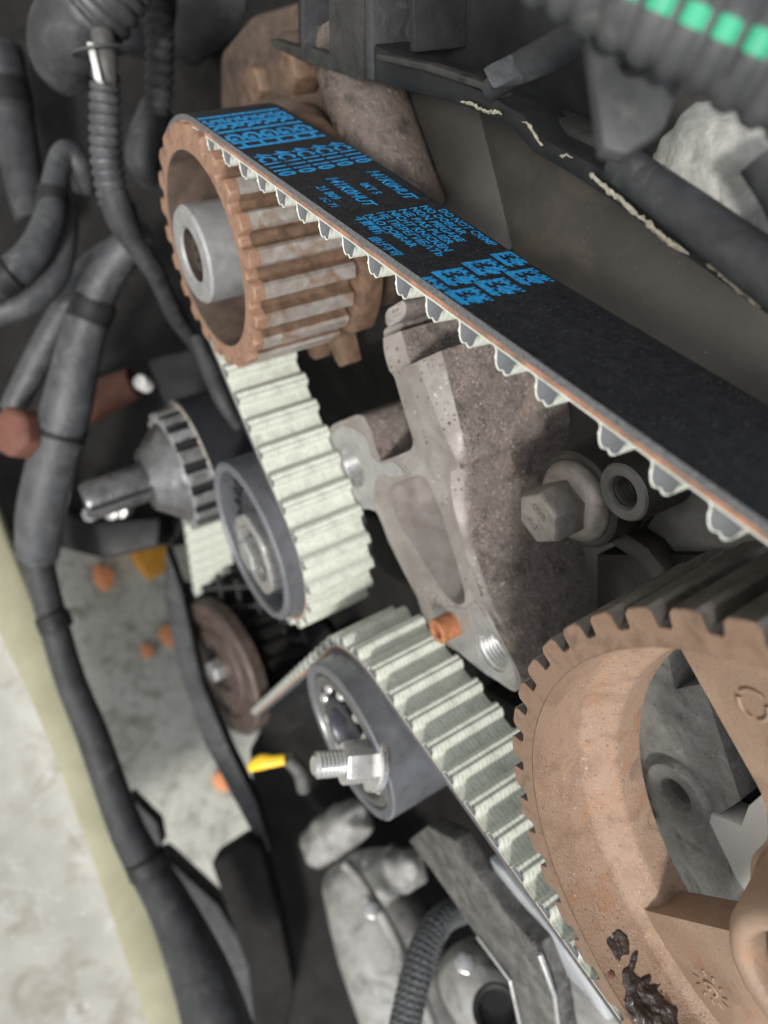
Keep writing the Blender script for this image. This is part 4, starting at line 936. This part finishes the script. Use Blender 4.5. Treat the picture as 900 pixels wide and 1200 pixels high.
lug([(434, 1050, 410, 10), (442, 1040, 408, 20), (464, 1022, 402, 24), (486, 1016, 398, 21), (497, 1014, 396, 9)])
lug([(402, 1030, 436, 8), (412, 1020, 432, 18), (440, 1012, 424, 16), (462, 1000, 418, 8)])
for bx, by, bz in ((436, 1066, 374), (476, 1150, 354), (545, 1128, 300)):
    mb = MB(); tc_ = (atz(bx, by, bz) - Vector((0, 0, CAM_H))).normalized(); hex_prism(mb, atz(bx, by, bz), tc_, 4.6, 8); part('bolt', mb, m_steel, al, bevel=0.4)
mb = MB(); A, v = slab([(385, 1180), (412, 1165), (428, 1230), (380, 1230)], 8, 14); mb.prism(A, v); part('foot', mb, m_steel, al, bevel=1)
P, R = hose_pts([(530, 1112, 338, 10), (536, 1120, 336, 30), (556, 1146, 330, 44), (600, 1200, 322, 54), (650, 1280, 314, 58)], 8)
mb = MB(); mb.tube(P, R, 36); part('end_cover', mb, m_silver, al, smooth=60)
mb = MB(); dd = (Vector((0, 0, CAM_H)) - atz(582, 1184, 270)).normalized(); mb.lathe(atz(582, 1184, 274), dd, [(0, -3), (6.2, -3), (6.8, 0), (8.2, 0.6), (8.8, 0), (9.2, -6)], 28); part('cover_hole', mb, m_black, al)
mb = MB(); A, v = slab([(640, 1120), (700, 1160), (740, 1230), (650, 1230)], 36, 30); mb.prism(A, v); part('end_cover', mb, m_silver, al, bevel=2)

mb = MB(); P, R = hose_pts([(548, 1064, 300, 14), (520, 1076, 292, 15), (500, 1106, 284, 16.5), (486, 1150, 276, 17.5), (472, 1215, 268, 18), (466, 1260, 264, 18)], 12)
hz_ = thing('braided_hose', 'braided dark hose bending down across the alternator', 'hose', P[-1])
P, R = corrugate(P, R, 2.2, 0.22); mb.tube(P, R, 22); part('tube', mb, m_braid, hz_, smooth=60)
mb = MB()
n = len(P)
for sgn in (1, -1):
    for q in range(13):
        pts_ = []; tt = (P[1] - P[0]).normalized(); u = tt.orthogonal().normalized()
        for i in range(n):
            t = (P[min(i + 1, n - 1)] - P[max(i - 1, 0)]).normalized(); u = (u - t * u.dot(t)).normalized(); w = t.cross(u)
            if i % 3 == 0:
                a = sgn * i * 0.055 + q * 2 * math.pi / 13; pts_.append(P[i] + (u * math.cos(a) + w * math.sin(a)) * (R[i] + 0.02))
        mb.tube(pts_, 0.24, 5)
part('braid', mb, m_braid, hz_, smooth=60)

st = thing('metal_strap', 'rough dark metal strap running down beside the lower belt run', 'strap', at(600, 1100, 8))
A, v = slab([(478, 985), (500, 968), (532, 985), (560, 1030), (600, 1080), (628, 1110), (648, 1160), (660, 1230), (618, 1230), (600, 1150), (560, 1100), (530, 1055), (505, 1020)], 10, 7); mb = MB(); mb.prism(A, v)
part('bar', mb, MAT('dirty_strap', [(0.06, 0.058, 0.055), (0.20, 0.195, 0.185)], 5, 0.5, 0.4, 0.8, 1.2, specks=[((0.5, 0.48, 0.45), 0.8, 0.66)]), st, bevel=1)
mb = MB(); mb.tube([at(x, y, 9.4) for x, y in [(560, 1098), (598, 1148), (616, 1228)]], 0.8, 8); mb.tube([at(x, y, 9.4) for x, y in [(632, 1118), (650, 1165), (658, 1228)]], 0.9, 8); part('bright_edge', mb, m_steel, st, smooth=60)
mb = MB(); A, v = slab([(572, 1005), (590, 1022), (640, 1085), (700, 1165), (712, 1200), (690, 1172), (640, 1120), (602, 1080)], 16, 6); mb.prism(A, v)
solo('bright_plate', mb, MAT('pale_blue_plate', [(0.46, 0.48, 0.51), (0.58, 0.60, 0.63)], 9, 0.35, 0.4, 0.15, 0.8), 'smooth pale bluish plate tucked under the lower belt run', 'plate', bevel=1)

mb = MB(); mb.prism([atz(x, y, 430) for x, y in [(246, 1012), (288, 985), (306, 992), (318, 1040), (330, 1085), (345, 1160), (330, 1240), (300, 1240), (290, 1140)]], cam_dir(0, 0, 20)); solo('black_guard', mb, m_engine, 'black plastic guard standing between floor and alternator', 'guard', bevel=3)
mb = MB(); mb.prism([atz(x, y, 475) for x, y in [(300, 985), (292, 880), (340, 790), (440, 760), (560, 900), (640, 1010), (780, 1180), (780, 1280), (340, 1280), (322, 1085)]], cam_dir(0, 0, 20)); solo('dark_backing', mb, m_engine, 'dark backing plate added behind the pale alternator', 'housing', bevel=3)  # added dark plate that blacks out the pale floor in the gaps
mb = MB(); mb.prism([atz(x, y, 500) for x, y in [(255, 1060), (300, 1130), (320, 1260), (180, 1260), (160, 1010), (190, 1000)]], cam_dir(0, 0, 20)); solo('undertray', mb, m_hose, 'dark grey undertray at the bottom beside the seal', 'tray', bevel=3)

# ------------------------------------------------------------------ wing rail at lower left with its rubber seal
fd = thing('wing_panel', 'dirty cream white wing panel filling the lower left corner', 'panel', ath(60, 950, 350))
edge_px = [(-12, 560), (18, 640), (48, 712), (88, 800), (122, 890), (156, 990), (190, 1100), (222, 1210), (245, 1300)]
hh = 330
E = [ath(x, y, hh) for x, y in spline(edge_px, 4)]
tox = Vector((0, -1, 0))
mb = MB(); rows = []
for p in E: rows.append([p + tox * d + Vector((0, 0, z)) for d, z in ((23, 0.5), (29, -1), (38, -2.5), (70, -3), (260, -3))])
mb.grid(rows); part('top_skin', mb, m_fender, fd, smooth=60)
mb = MB(); rows = []
for p in E: rows.append([p + tox * d + Vector((0, 0, z)) for d, z in ((2, -45), (0, -6), (1.2, -1.5), (4, 0.4), (23.2, 0.6))])
mb.grid(rows); part('folded_edge', mb, m_fenderedge, fd, smooth=60)
sl = thing('rubber_seal', 'long grey rubber seal following the edge of the white wing panel', 'seal', ath(120, 900, 320))
P, R = hose_pts([(38, 630, 380, 21), (52, 690, 384, 17), (80, 790, 386, 17), (108, 860, 386, 18), (150, 975, 382, 20), (198, 1060, 372, 25), (238, 1150, 360, 34), (270, 1260, 348, 44)], 10)
mb = MB(); mb.tube(P, R, 20); part('tube', mb, m_hose, sl, smooth=70)
for x, y, z, r in ((64, 730, 384, 18), (174, 1015, 378, 23)):
    mb = MB(); c = atz(x, y, z); d = (atz(x + 12, y + 30, z) - c).normalized(); rr = r * z / F_PX; mb.lathe(c - d * 5, d, [(rr, 0), (rr + 0.7, 0.5), (rr + 0.7, 8), (rr, 9)], 28); part('clamp', mb, m_black, sl)
mb = MB(); mb.prism([atz(x, y, 430) for x, y in [(150, 930), (185, 965), (190, 990), (176, 1005), (200, 1035), (170, 1050), (140, 1000)]], cam_dir(0, 0, 12)); solo('seal_bracket', mb, m_hose, 'dark jagged bracket poking out beside the seal over the floor', 'bracket', bevel=2)

# ------------------------------------------------------------------ litter on the floor
def leaf(px, py, r, label, mat=m_leaf, name='fallen_leaf', cat='leaf', seed=0):
    c = ath(px, py, 4); mb = MB(); n = 14; pts_ = []
    for k in range(n):
        a = 2 * math.pi * k / n; rr = r * (1 + 0.35 * noise.noise(Vector((math.cos(a), math.sin(a), seed)))); pts_.append(c + Vector((rr * math.cos(a), 0.7 * rr * math.sin(a), 3 * noise.noise(Vector((k, seed, 0))))))
    mb.prism(pts_, (0, 0, 3)); return solo(name, mb, mat, label, cat, 'leaves on the concrete' if cat == 'leaf' else None, bevel=0.8)
leaf(122, 677, 14, 'faint orange leaf nearest the amber block', seed=1)
leaf(198, 745, 14, 'bright orange leaf beside the brown pump wheel', seed=2)
leaf(172, 762, 9, 'small faded pink leaf left of the bright orange leaf', seed=3)
leaf(260, 915, 14, 'upright pale orange leaf left of the yellow handle', seed=4)
mb = MB(); mb.box(ath(173, 640, 20) , (26, 4, 0), (-4, 16, 0), (0, 0, 18)); mb.box(ath(172, 655, 12), (10, 2, 0), (-2, 12, 0), (0, 0, 10))
solo('amber_block', mb, m_amber, 'blurred amber plastic block on the floor below the crank', 'block', bevel=2)
